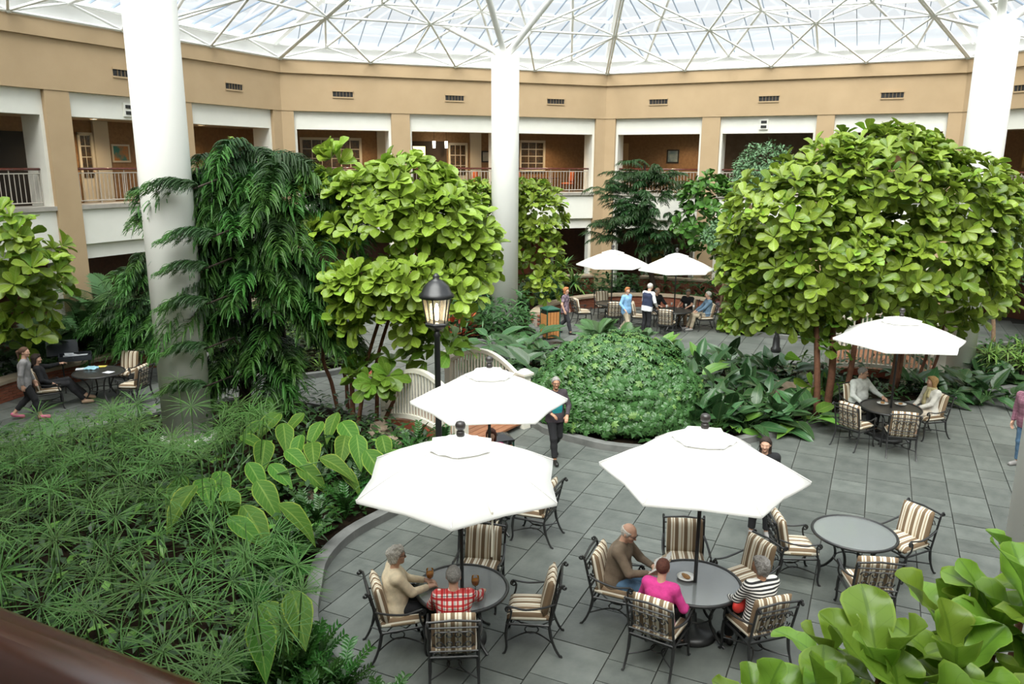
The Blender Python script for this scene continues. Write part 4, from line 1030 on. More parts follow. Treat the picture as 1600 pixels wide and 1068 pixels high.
    if top:
        T = [(k_, d_, o_, kk, hemcut) for k_, d_, o_, kk, _ in tor(g)]
        if hem > .05: T += [A(pel+X*q*.07*s-u*.10*s+ (fw*.05 if sit else 0), pel+X*q*.06*s, .118*s*b+g, .112*s*b+g, .05, hemcut) for q in (-1, 1)]
        for q in (-1, 1):
            if sleeve == 'long':
                a0, a1 = arm(g*.9, q); dd = unit(wr[q]-el[q]); T += [a0, A(el[q], wr[q], ra[2]+g*.9, ra[3]+g*.8, .02, [(wr[q]-dd*.012, dd)])]
            elif sleeve == 'short':
                dd = unit(el[q]-sh[q]); T += [A(sh[q], el[q], ra[0]+g, ra[1]+g*1.2, .03, [(sh[q]+dd*.20*s, dd)])]
            elif sleeve == 'three':
                a0, a1 = arm(g*.9, q); dd = unit(wr[q]-el[q]); T += [a0, A(el[q], wr[q], ra[2]+g, ra[3]+g, .02, [(el[q]*.4+wr[q]*.6, dd)])]
        if collar: T += [A(nb-u*.02, nb+u*.035, .066*s, .062*s, .02, [(nb+unit(u*.9-fw*.3)*.035, unit(u*.9-fw*.3))])]
        part('top', T, top)
    if inner: part('inner_top', [(k_, d_, o_, kk, [(pel-u*(hem+.05)*s, -u), (X*.10, X), (-X*.10, -X), (nb-u*.07, unit(u*.8+fw*.2))]) for k_, d_, o_, kk, _ in tor(g+.006)[:6]], inner)
    if vest: part('waistcoat', [(k_, d_, o_, kk, hemcut) for k_, d_, o_, kk, _ in tor(g+.012)][:-1], vest)
    if bottom:
        Q = [(k_, d_, o_, kk, [(wai, u)]) for k_, d_, o_, kk, _ in tor(.011)[:2]]
        for q in (-1, 1):
            dn = unit(an[q]-kn[q]); cut = [(an[q]-dn*(leg_end-.06), dn)]; L_ = leg(.014, q); e0 = L_[2][1]
            Q += [L_[0], L_[1], A(e0[0], an[q], .067*s, .060*s, .03, cut)]
        part('trousers', Q, bottom)
    for q in (-1, 1):
        if shoes: part('shoe', [A(an[q]-V3(0, .035, .028), toe[q]+V3(0, .012, 0), .046*s, .038*s, .02, [(V3(0, 0, 0), V3(0, 0, -1)), (an[q]+V3(0, 0, .02), V3(0, 0, 1))]), A(an[q]-V3(0, .03, .045), toe[q]+V3(0, .01, -.008), .044, .040, .01, [(V3(0, 0, 0), V3(0, 0, -1))])], shoes)
    if scarf:
        N_ = 10; ring = [nb+u*.02+X*math.cos(2*PI*i/N_)*.075+fw*(math.sin(2*PI*i/N_)*.07+.01) for i in range(N_)]
        part('scarf', [A(ring[i-1], ring[i], .030, .030, .02) for i in range(N_)]+[A(nb+fw*.10, che+fw*.135+X*.03, .032, .04, .02), A(che+fw*.135+X*.03, wai+fw*.14+X*.04, .04, .045, .02), A(nb+fw*.09-X*.03, che+fw*.13-X*.05, .03, .035, .02)], scarf)
    # --- hair and face
    if hair:
        Hn = lambda y, z: unit(hf*y+hu*z); big = np.array([.086, .106, .100])*s; hcc = hc+hu*.024*s-hf*.016*s
        line = (hc+hf*.074*s+hu*.076*s, Hn(.78, -.62)); Hh = []
        if style == 'bald': Hh = [E_(hcc-hu*.01*s, big*.99, HR, .01, [(hc+hf*.035*s, Hn(.92, -.4)), (hc+hu*.040*s, hu)])]
        else: Hh = [E_(hcc, big*(1.07 if style in ('curly', 'bob') else 1.0), HR, .01, [line])]
        if style in ('bob', 'long', 'curly'):
            cut = [(hc+hf*(.012 if style != 'long' else -.012)*s, hf)]; dz = dict(bob=.075, long=.16, curly=.035)[style]*s
            for q in (-1, 1): Hh += [A(hcc+hx*q*.062*s, hcc+hx*q*.062*s-hu*(dz+.045*s)-hf*.02, .036*s, .034*s, .02, cut)]
            Hh += [A(hcc-hf*.055*s, hcc-hf*.05*s-hu*(dz+.07*s), .055*s, .045*s, .03)]
            if style != 'long': Hh += [A(hc+hu*.085*s+hf*.045*s-hx*.03, hc+hu*.075*s+hf*.055*s+hx*.03, .034*s, .034*s, .02)]
        if style == 'long':
            for q in (-1, 1): Hh += [A(hcc+hx*q*.06*s-hu*.18*s-hf*.02, nb+X*q*.10-u*.10+fw*.03, .034, .022, .02)]
        if style == 'pony': Hh += [A(hcc-hf*.09*s+hu*.01, hcc-hf*.14*s-hu*.03, .03, .035, .02), A(hcc-hf*.14*s-hu*.03, hcc-hf*.13*s-hu*.17, .035, .018, .02)]
        part('hair', Hh, hair, min(res, .009), {'curly': .10, 'bob': .03, 'cap': .03}.get(style, .015))
    e = MB()
    for q in (-1, 1): e.ball(tuple(hc+hx*q*.031*s+hu*.004*s+hf*.0765*s), .0085*s, 8, 5)
    e.build('eye', m_eye, o, True)
    e = MB(); e.tube([hc-hu*.064*s+hf*.078*s-hx*.022*s, hc-hu*.067*s+hf*.088*s, hc-hu*.064*s+hf*.078*s+hx*.022*s], .0055*s, 5); e.build('mouth', m_lip, o, True)
    if glasses:
        e = MB(); R3 = Matrix(hw.tolist())
        for q in (-1, 1):
            e.torus(Vector(hc+hx*q*.032*s+hu*.004*s+hf*.096*s), .023*s, .0028, 14, 4, R3 @ Matrix.Rotation(PI/2, 3, 'X'), .75)
            e.tube([hc+hx*q*.055*s+hu*.006*s+hf*.092*s, hc+hx*q*.08*s+hu*.004*s-hf*.01*s], .0028, 4)
        e.tube([hc-hx*.010*s+hu*.006*s+hf*.098*s, hc+hx*.010*s+hu*.006*s+hf*.098*s], .0028, 4); e.build('glasses', m_iron, o)
    return o
c_black = cloth('black', (.012, .012, .014)); c_dark = cloth('charcoal', (.03, .03, .035)); c_jean = cloth('blue_jean', (.06, .12, .20), (.09, .17, .27)); c_khaki = cloth('khaki', (.42, .35, .25)); c_cream = cloth('cream_knit', (.72, .60, .42))
s_black = mat('black_shoe', (.015, .014, .013), .4); s_grey = mat('grey_shoe', (.25, .24, .23), .6); s_pink = mat('pink_shoe', (.55, .12, .22), .6)
h_white = hairm('white', (.62, .58, .52)); h_grey = hairm('grey', (.33, .31, .29)); h_dark = hairm('dark_brown', (.030, .016, .010)); h_auburn = hairm('auburn', (.12, .035, .02)); h_red = hairm('red', (.42, .16, .05)); h_blond = hairm('blond', (.45, .27, .10)); h_brown = hairm('brown', (.11, .055, .03))
m_plaid = ramp_mat('red_plaid', [(0, (.78, .74, .70)), (.30, (.55, .04, .05)), (.52, (.80, .76, .72)), (.60, (.12, .10, .14)), (.66, (.80, .76, .72)), (.80, (.62, .10, .10))], 0, 8.5, kind='plaid')
m_bw = ramp_mat('black_white_stripe', [(0, (.02, .02, .02)), (.5, (.80, .78, .74))], 2, 26)
def on(nm): x, y, f = CHAIRS[nm]; return dict(at=(x, y), face=f, pose='sit')
person('person in a cream sweater sitting with hands on the glass table', **on('w_cream'), ht=1.66, lean=2, head=(-4, 2), hands={1: (.06, .36, .79), -1: (-.10, .36, .79)}, top=c_cream, bottom=c_black, shoes=s_black, hair=h_white, style='curly', skin='fair', build=1.12, glasses=True, belly=.01)
person('person in a red plaid shirt seen from behind at the drinks table', **on('m_plaid'), ht=1.72, lean=4, head=(-4, 4), hands={1: (.34, .46, .80), -1: (-.20, .40, .78)}, top=m_plaid, bottom=c_khaki, shoes=s_grey, hair=h_grey, style='cap', build=1.12, collar=True)
person('person in a brown sweater reading a magazine', **on('m_read'), ht=1.76, lean=10, head=(-14, 26), hands={1: (.12, .42, .80, (.7, -.3, -.6)), -1: (-.04, .44, .82, (-.7, -.3, -.6))}, top=cloth('brown_sweater', (.17, .125, .085)), bottom=c_jean, shoes=s_grey, hair=h_white, style='bald', build=1.10, glasses=True, collar=True, belly=.02)
person('person in a pink top sitting with back to the viewer', **on('w_pink'), ht=1.60, lean=2, head=(6, 10), hands={1: (.24, .22, .68), -1: (-.22, .24, .66)}, top=cloth('hot_pink', (.62, .045, .25)), bottom=c_black, shoes=s_black, hair=h_auburn, style='cap')
person('person in a black and white striped top with a red bag', **on('w_stripe'), ht=1.62, lean=2, head=(24, 2), hands={1: (.2, .28, .66), -1: (-.2, .30, .68)}, top=m_bw, bottom=c_black, shoes=s_black, hair=h_grey, style='curly', skin='tan', build=1.05)
person('person in a teal top and dark jacket walking past the round bush', at=tuple(G(868, 716).xy), face=-72, pose='walk', ht=1.70, head=(-12, 0), hands={1: (.17, .25, 1.04, (.9, -.4, -.6)), -1: (-.15, .26, .98, (-.9, -.4, -.6))}, top=cloth('plum_jacket', (.05, .038, .046)), hem=.13, inner=cloth('teal', (.01, .24, .26)), bottom=c_black, shoes=s_black, hair=h_grey, style='cap', skin='tan', glasses=True)
person('person in black standing half behind the widest parasol', at=tuple(G(1188, 832).xy), face=-104, ht=1.66, head=(-10, 4), top=c_black, bottom=c_black, shoes=s_grey, hair=h_dark, style='long', hands={1: (.24, .10, .80), -1: (-.24, .08, .80)})
person('person in a pale shirt sitting at the table with two plates', **on('m_white'), ht=1.76, lean=0, head=(28, 8), hands={1: (.26, .30, .70), -1: (-.24, .40, .80)}, top=cloth('pale_shirt', (.62, .64, .60)), bottom=c_dark, shoes=s_black, hair=h_grey, style='cap', build=1.15, glasses=True, belly=.03, collar=True, res=.011)
person('person in a white cardigan and olive scarf at the table with two plates', **on('w_scarf'), ht=1.66, lean=0, head=(-26, 0), hands={1: (.10, .28, .70), -1: (-.08, .30, .70)}, top=cloth('white_cardigan', (.72, .69, .62)), bottom=cloth('cream_trousers', (.60, .52, .42)), leg_end=.22, shoes=s_black, hair=h_blond, style='bob', scarf=cloth('olive_scarf', (.38, .33, .16), (.55, .48, .28)), res=.011)
person('person in a mauve plaid shirt and jeans at the edge of the picture', at=(10.08, 14.5), face=200, ht=1.78, lean=10, hands={1: (.26, .10, .82), -1: (-.24, .16, .84)}, top=ramp_mat('mauve_plaid', [(0, (.52, .34, .40)), (.4, (.30, .17, .24)), (.5, (.62, .45, .50)), (.8, (.40, .24, .30))], 0, 16, kind='plaid'), bottom=c_jean, shoes=s_grey, hair=h_grey, build=1.1)
person('person in magenta sitting behind the middle parasol', **on('girl'), ht=1.62, lean=2, head=(-10, 0), hands={1: (.18, .3, .72), -1: (-.18, .3, .72)}, top=cloth('magenta', (.45, .03, .16)), bottom=c_dark, shoes=s_black, hair=h_auburn, style='bob', res=.011)
person('person in a grey jacket standing beside the papers table', at=tuple(G(48, 662).xy), face=24, ht=1.68, lean=5, pose='walk', head=(-16, 4), hands={-1: (-.20, .16, .82), 1: (.22, -.02, .84)}, top=cloth('grey_jacket', (.27, .26, .26)), hem=.2, bottom=c_black, leg_end=.16, shoes=s_pink, hair=h_brown, style='pony', res=.012)
person('person in black sitting with an outstretched arm by the papers', **on('w_black'), ht=1.68, lean=-14, head=(-18, -4), hands={1: (.18, .10, .64), -1: (-.34, .34, .98, (-.3, -.5, -.9))}, top=c_black, bottom=c_black, shoes=mat('tan_shoe', (.40, .27, .18), .6), hair=h_dark, style='bob', legs={1: ((.10, .42, .56), (.08, .74, .10)), -1: ((-.06, .44, .62), (.02, .80, .22))}, res=.012)
person('person in a dark patterned top walking by the far litter bin', at=tuple(G(882, 520).xy), face=-20, pose='walk', ht=1.62, head=(-6, 0), top=cloth('dark_pattern', (.05, .04, .06), (.28, .20, .24)), sleeve='short', bottom=c_dark, shoes=s_black, hair=h_red, style='bob', res=.014)
person('person in a light blue top walking between the far tables', at=tuple(G(977, 519).xy), face=-50, pose='walk', ht=1.62, head=(-16, 0), hands={1: (.24, .14, .90), -1: (-.24, -.10, .86)}, top=cloth('light_blue', (.22, .42, .66)), hem=.24, bottom=c_khaki, shoes=s_grey, hair=h_red, style='curly', res=.014, build=1.06)
person('person in a navy waistcoat standing at the far table', at=tuple(G(1009, 520).xy), face=42, ht=1.78, lean=8, head=(-4, 12), hands={1: (.22, .26, .98), -1: (-.2, .3, .98)}, top=cloth('white_shirt', (.70, .70, .72)), vest=cloth('navy_waistcoat', (.02, .028, .065)), bottom=c_black, shoes=s_black, hair=h_white, style='cap', res=.014)
person('person in black sitting left of the far parasol pole', **on('m_dark'), ht=1.74, lean=4, head=(10, 8), hands={1: (.18, .40, .80), -1: (-.18, .40, .80)}, top=c_black, bottom=c_dark, shoes=s_black, hair=h_grey, style='bald', res=.014)
person('person in black sitting right of the far parasol pole', **on('w_dark'), ht=1.64, lean=2, head=(30, 4), hands={1: (.18, .36, .76), -1: (-.18, .36, .76)}, top=c_black, sleeve='short', bottom=cloth('tan_trousers', (.42, .27, .17)), shoes=s_black, hair=h_grey, style='curly', res=.014)
person('person in a denim shirt and khaki trousers at the far table', **on('m_denim'), ht=1.78, lean=-6, head=(-10, 2), hands={1: (.14, .34, .66), -1: (-.12, .36, .66)}, top=cloth('denim_shirt', (.13, .21, .30)), bottom=c_khaki, shoes=s_grey, hair=h_white, style='cap', res=.014, legs={1: ((.11, .42, .55), (.12, .60, .09)), -1: ((-.11, .42, .55), (-.12, .52, .09))})
# held or carried things
x, y, f = CHAIRS['m_read']; Mr = Matrix.Translation((x, y, 0)) @ Matrix.Rotation(math.radians(f-90), 4, 'Z')
mg = MB()
for sg in (-1, 1):
    M3 = Euler((math.radians(38), 0, 0)).to_matrix() @ Euler((0, math.radians(-12*sg), 0)).to_matrix(); mg.box(Vector((.04, .56, .90)) + M3@Vector((sg*.10, 0, 0)), (.20, .27, .006), 0, M3)
o = mg.build('magazine', mat('magazine_page', (.74, .73, .70), .5, (.45, .35, .24), 11, lo=.52, hi=.58)); o.matrix_world = Mr; tag(o, 'open magazine in the hands of the person in brown', 'magazine')
x, y, f = CHAIRS['w_stripe']; Mr = Matrix.Translation((x, y, 0)) @ Matrix.Rotation(math.radians(f-90), 4, 'Z')
v, fc = surface([('ell', (V3(0, 0, .09), V3(.13, .06, .10), np.eye(3)), 1, .02, None), ('cone', (V3(-.07, 0, .17), V3(0, 0, .24), .012, .012), 1, .02, None), ('cone', (V3(.07, 0, .17), V3(0, 0, .24), .012, .012), 1, .02, None)], .010)
o = obj('handbag', np_mesh('handbag', v, fc, mat('red_leather', (.62, .04, .03), .5))); o.location = Mr @ Vector((-.17, .10, .60)); o.rotation_euler = (0, 0, math.radians(f-70)); tag(o, 'red handbag on the lap of the person in stripes', 'bag')
# ------------------------------------------------------------------ plants
rp = random.Random(11)
m_fig = leafmat('fig_leaf', (.225, .41, .04), (.33, .49, .11), (.31, .47, .07), .33, .25, 6, .8)
m_figd = leafmat('fig_leaf_deep', (.13, .29, .03), (.22, .38, .07), (.20, .36, .05), .33, .22, 6, .8)
m_ear = leafmat('elephant_ear_leaf', (.055, .17, .022), (.15, .28, .05), (.21, .34, .05), .6, .2, 7, 1.2, .14, .14, .15)
m_phil = leafmat('philodendron_leaf', (.036, .105, .036), (.085, .16, .065), (.058, .13, .045), .22, .08, 7, 1.0, .08, .28)
m_philb = leafmat('bright_green_leaf', (.10, .27, .04), (.2, .36, .08), (.17, .32, .05), .35, .18, 7, 1.0, .1, .2)
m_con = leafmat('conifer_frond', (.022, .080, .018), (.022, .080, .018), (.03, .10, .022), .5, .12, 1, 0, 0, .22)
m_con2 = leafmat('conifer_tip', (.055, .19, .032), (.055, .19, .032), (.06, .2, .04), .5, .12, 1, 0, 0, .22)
m_pap = leafmat('papyrus_blade', (.050, .140, .028), (.105, .21, .065), (.055, .145, .03), .5, .12, 1, 0, 0, .3, .22)
m_zz = leafmat('glossy_dark_leaf', (.022, .098, .016), (.045, .15, .03), (.025, .1, .018), .32, .06, 1, 0, 0, .3)
m_sch = leafmat('schefflera_leaf', (.048, .145, .040), (.08, .19, .05), (.055, .155, .045), .24, .08, 1, 0, 0, .2)
m_schy = leafmat('schefflera_young_leaf', (.12, .25, .06), (.17, .3, .08), (.14, .27, .06), .35, .15, 1, 0, 0, .2)
m_fic = leafmat('small_ficus_leaf', (.11, .22, .10), (.16, .28, .14), (.12, .22, .1), .35, .12, 1, 0, 0, .3)
m_dra = leafmat('dracaena_leaf', (.15, .32, .06), (.26, .42, .12), (.30, .42, .12), .4, .15, 1, 0, 0, .25)
m_drad = leafmat('dark_strap_leaf', (.05, .135, .04), (.08, .18, .06), (.06, .15, .05), .4, .12, 1, 0, 0, .3)
m_cro = leafmat('orange_croton_leaf', (.55, .12, .03), (.62, .36, .05), (.5, .10, .03), .35, .12, 5, 1, .2, .35)
m_pinkl = leafmat('pink_cordyline_leaf', (.45, .14, .13), (.5, .25, .18), (.5, .2, .18), .4, .12, 1, 0, 0, .3)
m_under = leafmat('undergrowth_leaf', (.018, .058, .013), (.03, .09, .02), (.018, .06, .013), .4, .08, 3, 1, .1, .3)
m_bark = mat('red_brown_bark', (.15, .062, .03), .85, (.10, .04, .02), 12, bump=.4)
m_barkd = mat('dark_bark', (.03, .021, .015), .9, (.05, .034, .024), 12, bump=.4)
m_barkp = mat('pale_bark', (.30, .20, .12), .85, (.22, .14, .08), 12, bump=.4)
m_stem = mat('green_stem', (.06, .14, .03), .5)
def leaf(name, prof, L, m, fold=.12, droop=.2, wave=0, cols=4, rows=None, curl=0, seed=0):
    """leaf along +Y, upper side +Z; prof = [(v, half width), ...]"""
    mb = MB(); mb.uv = []; rr = random.Random(seed); ph = rr.random()*6
    for v, w_ in prof:
        for c in range(cols+1):
            u = -1+2*c/cols; x = u*w_*L; z = fold*abs(u)*w_*L*2 - droop*L*v*v + wave*L*math.sin(v*11+ph+(1.6 if u > 0 else 0))*abs(u)*w_*2 - curl*L*(u*u)*w_
            mb.v.append((x, v*L, z)); mb.uv.append(((u+1)/2, v))
    for i in range(len(prof)-1):
        for c in range(cols): a = i*(cols+1)+c; mb.f.append((a, a+1, a+cols+2, a+cols+1))
    return mb.mesh(name, m, True)
def orient(p, d, up, s=1, roll=0):
    y = Vector(d).normalized(); z = Vector(up); z = z-y*z.dot(y)
    z = z.normalized() if z.length > 1e-4 else y.orthogonal().normalized(); x = y.cross(z)
    M = Matrix((x, y, z)).transposed().to_4x4()
    if roll: M = M @ Matrix.Rotation(roll, 4, 'Y')
    return Matrix.Translation(p) @ M @ Matrix.Scale(s, 4)
class Scatter:
    """many leaves joined into one mesh"""
    cache = {}
    def __init__(s): s.items = {}
    def add(s, me, M): s.items.setdefault(me.name, (me, []))[1].append(M)
    def build(s, name, parent=None, kind='stuff'):
        V, L_, LT, UV, MI, TN, mats = [], [], [], [], [], [], []; base = 0
        for me, Ms in s.items.values():
            if me.name not in Scatter.cache:
                v = np.zeros(len(me.vertices)*3, np.float32); me.vertices.foreach_get('co', v); li = np.zeros(len(me.loops), np.int32); me.loops.foreach_get('vertex_index', li)
                lt = np.zeros(len(me.polygons), np.int32); me.polygons.foreach_get('loop_total', lt)
                uv = np.zeros(len(me.loops)*2, np.float32)
                if me.uv_layers: me.uv_layers[0].data.foreach_get('uv', uv)
                Scatter.cache[me.name] = (v.reshape(-1, 3), li, lt, uv)
            v, li, lt, uv = Scatter.cache[me.name]; n = len(Ms); A = np.array([[list(r) for r in M] for M in Ms], dtype=np.float32)
            W = np.einsum('nij,vj->nvi', A[:, :3, :3], v)+A[:, None, :3, 3]; V.append(W.reshape(-1, 3))
            L_.append((li[None, :]+base+len(v)*np.arange(n)[:, None]).ravel()); LT.append(np.tile(lt, n)); UV.append(np.tile(uv, n))
            if me.materials[0] not in mats: mats.append(me.materials[0])
            MI.append(np.full(len(lt)*n, mats.index(me.materials[0]), np.int32)); TN.append(np.repeat(np.random.uniform(-.25, .2, n), len(v))); base += len(v)*n
        if not V: return None
        V, L_, LT, UV, MI, TN = [np.concatenate(x) for x in (V, L_, LT, UV, MI, TN)]
        me = bpy.data.meshes.new(name); me.vertices.add(len(V)); me.vertices.foreach_set('co', V.ravel().astype(np.float32)); me.loops.add(len(L_)); me.loops.foreach_set('vertex_index', L_.astype(np.int32))
        me.polygons.add(len(LT)); st = np.concatenate([[0], np.cumsum(LT)[:-1]]).astype(np.int32); me.polygons.foreach_set('loop_start', st); me.polygons.foreach_set('material_index', MI)
        me.polygons.foreach_set('use_smooth', np.ones(len(LT), bool)); u = me.uv_layers.new(name='UVMap'); u.data.foreach_set('uv', UV)
        a = me.attributes.new('tone', 'FLOAT', 'POINT'); a.data.foreach_set('value', TN.astype(np.float32)); me.update(calc_edges=True)
        for m in mats: me.materials.append(m)
        o = obj(name, me, parent)
        if kind: o['kind'] = kind
        return o
def put(name, me, M, parent):
    o = bpy.data.objects.new(name, me); COL.objects.link(o); o.parent = parent; o.matrix_basis = M; return o
def rnd_dir(r): 
    z = r.uniform(-1, 1); a = r.uniform(0, 2*PI); q = math.sqrt(1-z*z); return Vector((q*math.cos(a), q*math.sin(a), z))
figprof = [(0, .03), (.14, .10), (.28, .135), (.45, .20), (.62, .28), (.78, .305), (.91, .23), (1, .05)]
FIG = [leaf('fig_leaf', figprof, 1, m_fig, .26, .16, .06, 4, seed=i) for i in range(2)] + [leaf('fig_leaf', figprof, 1, m_figd, .10, .30, .06, 4, seed=5), leaf('fig_leaf', figprof, 1, m_fig, .34, .05, .06, 4, seed=8)]
figlow = [(0, .03), (.25, .13), (.5, .23), (.75, .305), (.92, .22), (1, .05)]
LOW = {}
for q in FIG: LOW[q.name] = leaf('fig_leaf', figlow, 1, q.materials[0], .26, .16, .06, 2, seed=3)
FIGD = [leaf('fig_leaf', figlow, 1, leafmat('dark_fig_leaf', (.06, .17, .025), (.10, .22, .04), (.08, .19, .03), .35, .12, 6, .8), .24, .18, .05, 2, seed=4)]
CAMV = Vector((0, 0, H))
def blob(px, py, Y, rx, ry, dm=None):
    c = D(px, py, Y); k = (c-CAMV).length/F; return (c, rx*k, dm or (rx+ry)/2*k, ry*k)
def crown(tree, blobs, n_ros, size, leaves, per=(5, 7), nobj=300, open_=58, name='leaf', upb=.55, inner=.25, seed=1, lname='foliage'):
    r = random.Random(seed); O = tree.location; items = []
    wts = [b[1]*b[3] for b in blobs]
    for _ in range(n_ros):
        c, a, d, h_ = r.choices(blobs, wts)[0]; nv = rnd_dir(r)
        if nv.y > .2 and r.random() < .55: nv.y = -nv.y
        if nv.z < -.3 and r.random() < .45: nv.z = -nv.z
        k = r.uniform(.86, 1.02) if r.random() > inner else r.uniform(.5, .85); p = c+Vector((nv.x*a*k, nv.y*d*k, nv.z*h_*k))
        deep = any(((p-b[0]).x/b[1])**2+((p-b[0]).y/b[2])**2+((p-b[0]).z/b[3])**2 < .45 for b in blobs)
        if deep and r.random() < .7: continue
        ax = (nv*.75+Vector((0, 0, upb))+rnd_dir(r)*.25).normalized(); e = ax.orthogonal().normalized(); f = ax.cross(e); a0 = r.random()*6
        for j in range(r.randint(*per)):
            an = a0+j*2.4+r.uniform(-.3, .3); op = math.radians(open_+r.uniform(-22, 24)); dr = ax*math.cos(op)+(e*math.cos(an)+f*math.sin(an))*math.sin(op)
            s = size*r.uniform(.62, 1.12); M = orient(p-O+dr*.03, dr, ax, s, r.uniform(-.25, .25)); q = p+dr*s*.6
            items.append((nv.dot((CAMV-p).normalized())+(0 if not deep else -1), M, r.choice(leaves)))
    items.sort(key=lambda t: -t[0]); S = Scatter(); seen = items[:]
    # the leaves turned to the viewer are single parts, spread over the whole crown
    front = [t for t in items if t[0] > -.15]; rest = [t for t in items if t[0] <= -.15]
    r.shuffle(front)
    for i, (q, M, me) in enumerate(front):
        if i < nobj: put(name, me, M, tree)
        else: S.add(LOW.get(me.name, me), M)
    for q, M, me in rest: S.add(LOW.get(me.name, me), M)
    S.build(lname, tree)
def trunk(tree, paths, m, name='trunk', n=7):
    for pts, r0, r1 in paths:
        P = catmull(pts, 4); k = len(P); mb = MB(); mb.tube([p-tree.location for p in P], [r0+(r1-r0)*i/(k-1) for i in range(k)], n); mb.build(name, m, tree, True)
def V(*a): return Vector(a)
# --- big fig on the right
b0 = G(1300, 648); t = thing('fiddle_leaf_fig', 'huge broad fiddle-leaf fig with bright leaves over the two plates table', 'tree', b0, 0, 'fiddle-leaf figs')
bl = [blob(1225, 345, 18.6, 88, 80, 1.5), blob(1290, 300, 18.9, 80, 70, 1.5), blob(1370, 300, 19, 110, 90, 1.7), blob(1470, 330, 19, 90, 85, 1.6), blob(1520, 380, 19.2, 62, 80, 1.4), blob(1290, 410, 18.4, 120, 80, 1.6), blob(1420, 420, 18.6, 130, 75, 1.6), blob(1190, 420, 18.8, 60, 55, 1.0),
      blob(1500, 450, 19, 60, 45, 1.0), blob(1180, 470, 19.2, 38, 38, .7), blob(1240, 470, 18.5, 70, 35, .9), blob(1345, 480, 18.2, 60, 28, .8), blob(1165, 400, 19, 36, 50, .8), blob(1400, 232, 19, 50, 26, .8)]
crown(t, bl, 1500, .35, FIG, nobj=292, seed=2)
crown(t, [blob(1275, 565, 17.9, 26, 38, .35), blob(1300, 520, 18.0, 30, 30, .4)], 9, .45, FIG[2:3], (3, 5), nobj=30, seed=3, name='low_leaf', lname='low_foliage')
trunk(t, [([b0+V(-.35, 0, 0), b0+V(-.4, .1, 1.2), D(1270, 470, 18.4), D(1230, 380, 18.6)], .085, .05), ([b0+V(-.1, .1, 0), b0+V(-.05, .1, 1.3), D(1300, 460, 18.5), D(1310, 340, 18.8)], .10, .05), ([b0+V(.2, -.1, 0), b0+V(.35, 0, 1.3), D(1350, 460, 18.6), D(1400, 360, 18.8)], .075, .045)], m_bark)
b0 = G(1392, 612); t = thing('fig_sapling', 'slim bare trunks rising behind the parasol over the two plates table', 'tree', b0)
trunk(t, [([b0, b0+V(.03, 0, 1.5), D(1385, 440, b0.y)], .09, .06), ([b0+V(.15, .1, 0), b0+V(.2, .1, 1.4), D(1400, 430, b0.y)], .08, .05), ([b0+V(.7, .3, 0), b0+V(1.0, .3, 1.3), D(1450, 440, b0.y)], .045, .03), ([b0+V(1.0, .3, 0), b0+V(1.3, .3, 1.3), D(1475, 440, b0.y)], .045, .03)], m_bark)
crown(t, [blob(1390, 450, b0.y, 40, 30, .6)], 16, .45, FIG, nobj=60, seed=31)
# --- fig left of the lamp
b0 = G(575, 668); t = thing('fiddle_leaf_fig', 'tall multi-stemmed fiddle-leaf fig behind the lit lamp post', 'tree', b0, 0, 'fiddle-leaf figs')
bl = [blob(575, 315, 17.0, 58, 40, 1.0), blob(640, 300, 17.2, 66, 44, 1.2), blob(600, 350, 16.8, 80, 34, 1.1), blob(690, 345, 17, 58, 48, 1.1), blob(732, 375, 17.2, 42, 52, .9), blob(510, 300, 17, 26, 22, .5), blob(500, 372, 16.8, 34, 18, .5),
      blob(590, 440, 16.0, 62, 26, .7), blob(550, 455, 16.0, 36, 28, .6), blob(635, 440, 16.0, 60, 28, .7), blob(600, 485, 16.1, 58, 34, .7), blob(545, 500, 16.1, 30, 20, .4), blob(712, 455, 16.4, 34, 42, .6), blob(735, 425, 16.8, 26, 34, .5), blob(650, 505, 16.3, 28, 24, .5)]
crown(t, bl, 520, .38, FIG[:2]+FIG[3:], nobj=292, seed=4)
crown(t, [blob(522, 252, 17, 12, 14, .2)], 6, .38, FIG[:1], (5, 6), nobj=30, seed=5, upb=1.2, open_=38, name='top_leaf', lname='top_foliage')
crown(t, [blob(590, 588, 16.3, 36, 28, .4), blob(690, 548, 16.6, 38, 26, .5)], 26, .42, FIG[2:3], (4, 6), nobj=60, seed=6, name='low_leaf', lname='low_foliage')
gnd = [(532, 655), (553, 662), (560, 672), (590, 668), (596, 672), (545, 650)]
for i, (px, py) in enumerate(gnd):
    g = G(px, py); tx, ty = [(505, 545), (548, 540), (575, 560), (590, 560), (640, 575), (540, 560)][i]
    trunk(t, [([g, D(px+(tx-px)*.5, py+(ty-py)*.5, g.y), D(tx, ty, g.y-.1), D(tx+40, ty-130, 16.8)], .065 if i == 1 else .05, .035)], m_bark)
# --- figs behind the middle column
b0 = V(.75, 29.8, 0); t = thing('fiddle_leaf_fig', 'distant fiddle-leaf fig growing on both sides of the middle column', 'tree', b0, 0, 'fiddle-leaf figs')
bl = [blob(745, 330, 29.2, 44, 42, 1.0), blob(755, 385, 29.2, 30, 45, .8), blob(735, 305, 29.2, 24, 20, .5), blob(840, 335, 29.8, 38, 48, 1.1), blob(838, 400, 29.6, 36, 50, 1.0), blob(815, 310, 29.8, 30, 25, .8), blob(850, 445, 29.4, 30, 26, .8), blob(790, 360, 29.8, 40, 60, .8)]
crown(t, bl, 420, .36, FIG, (5, 6), nobj=230, seed=7)
trunk(t, [([b0, b0+V(0, 0, 1.4), D(830, 400, 29.8), D(835, 330, 29.8)], .09, .05), ([b0+V(-2.0, 0, 0), b0+V(-2.0, 0, 1.4), D(745, 360, 29.2)], .08, .05)], m_bark)
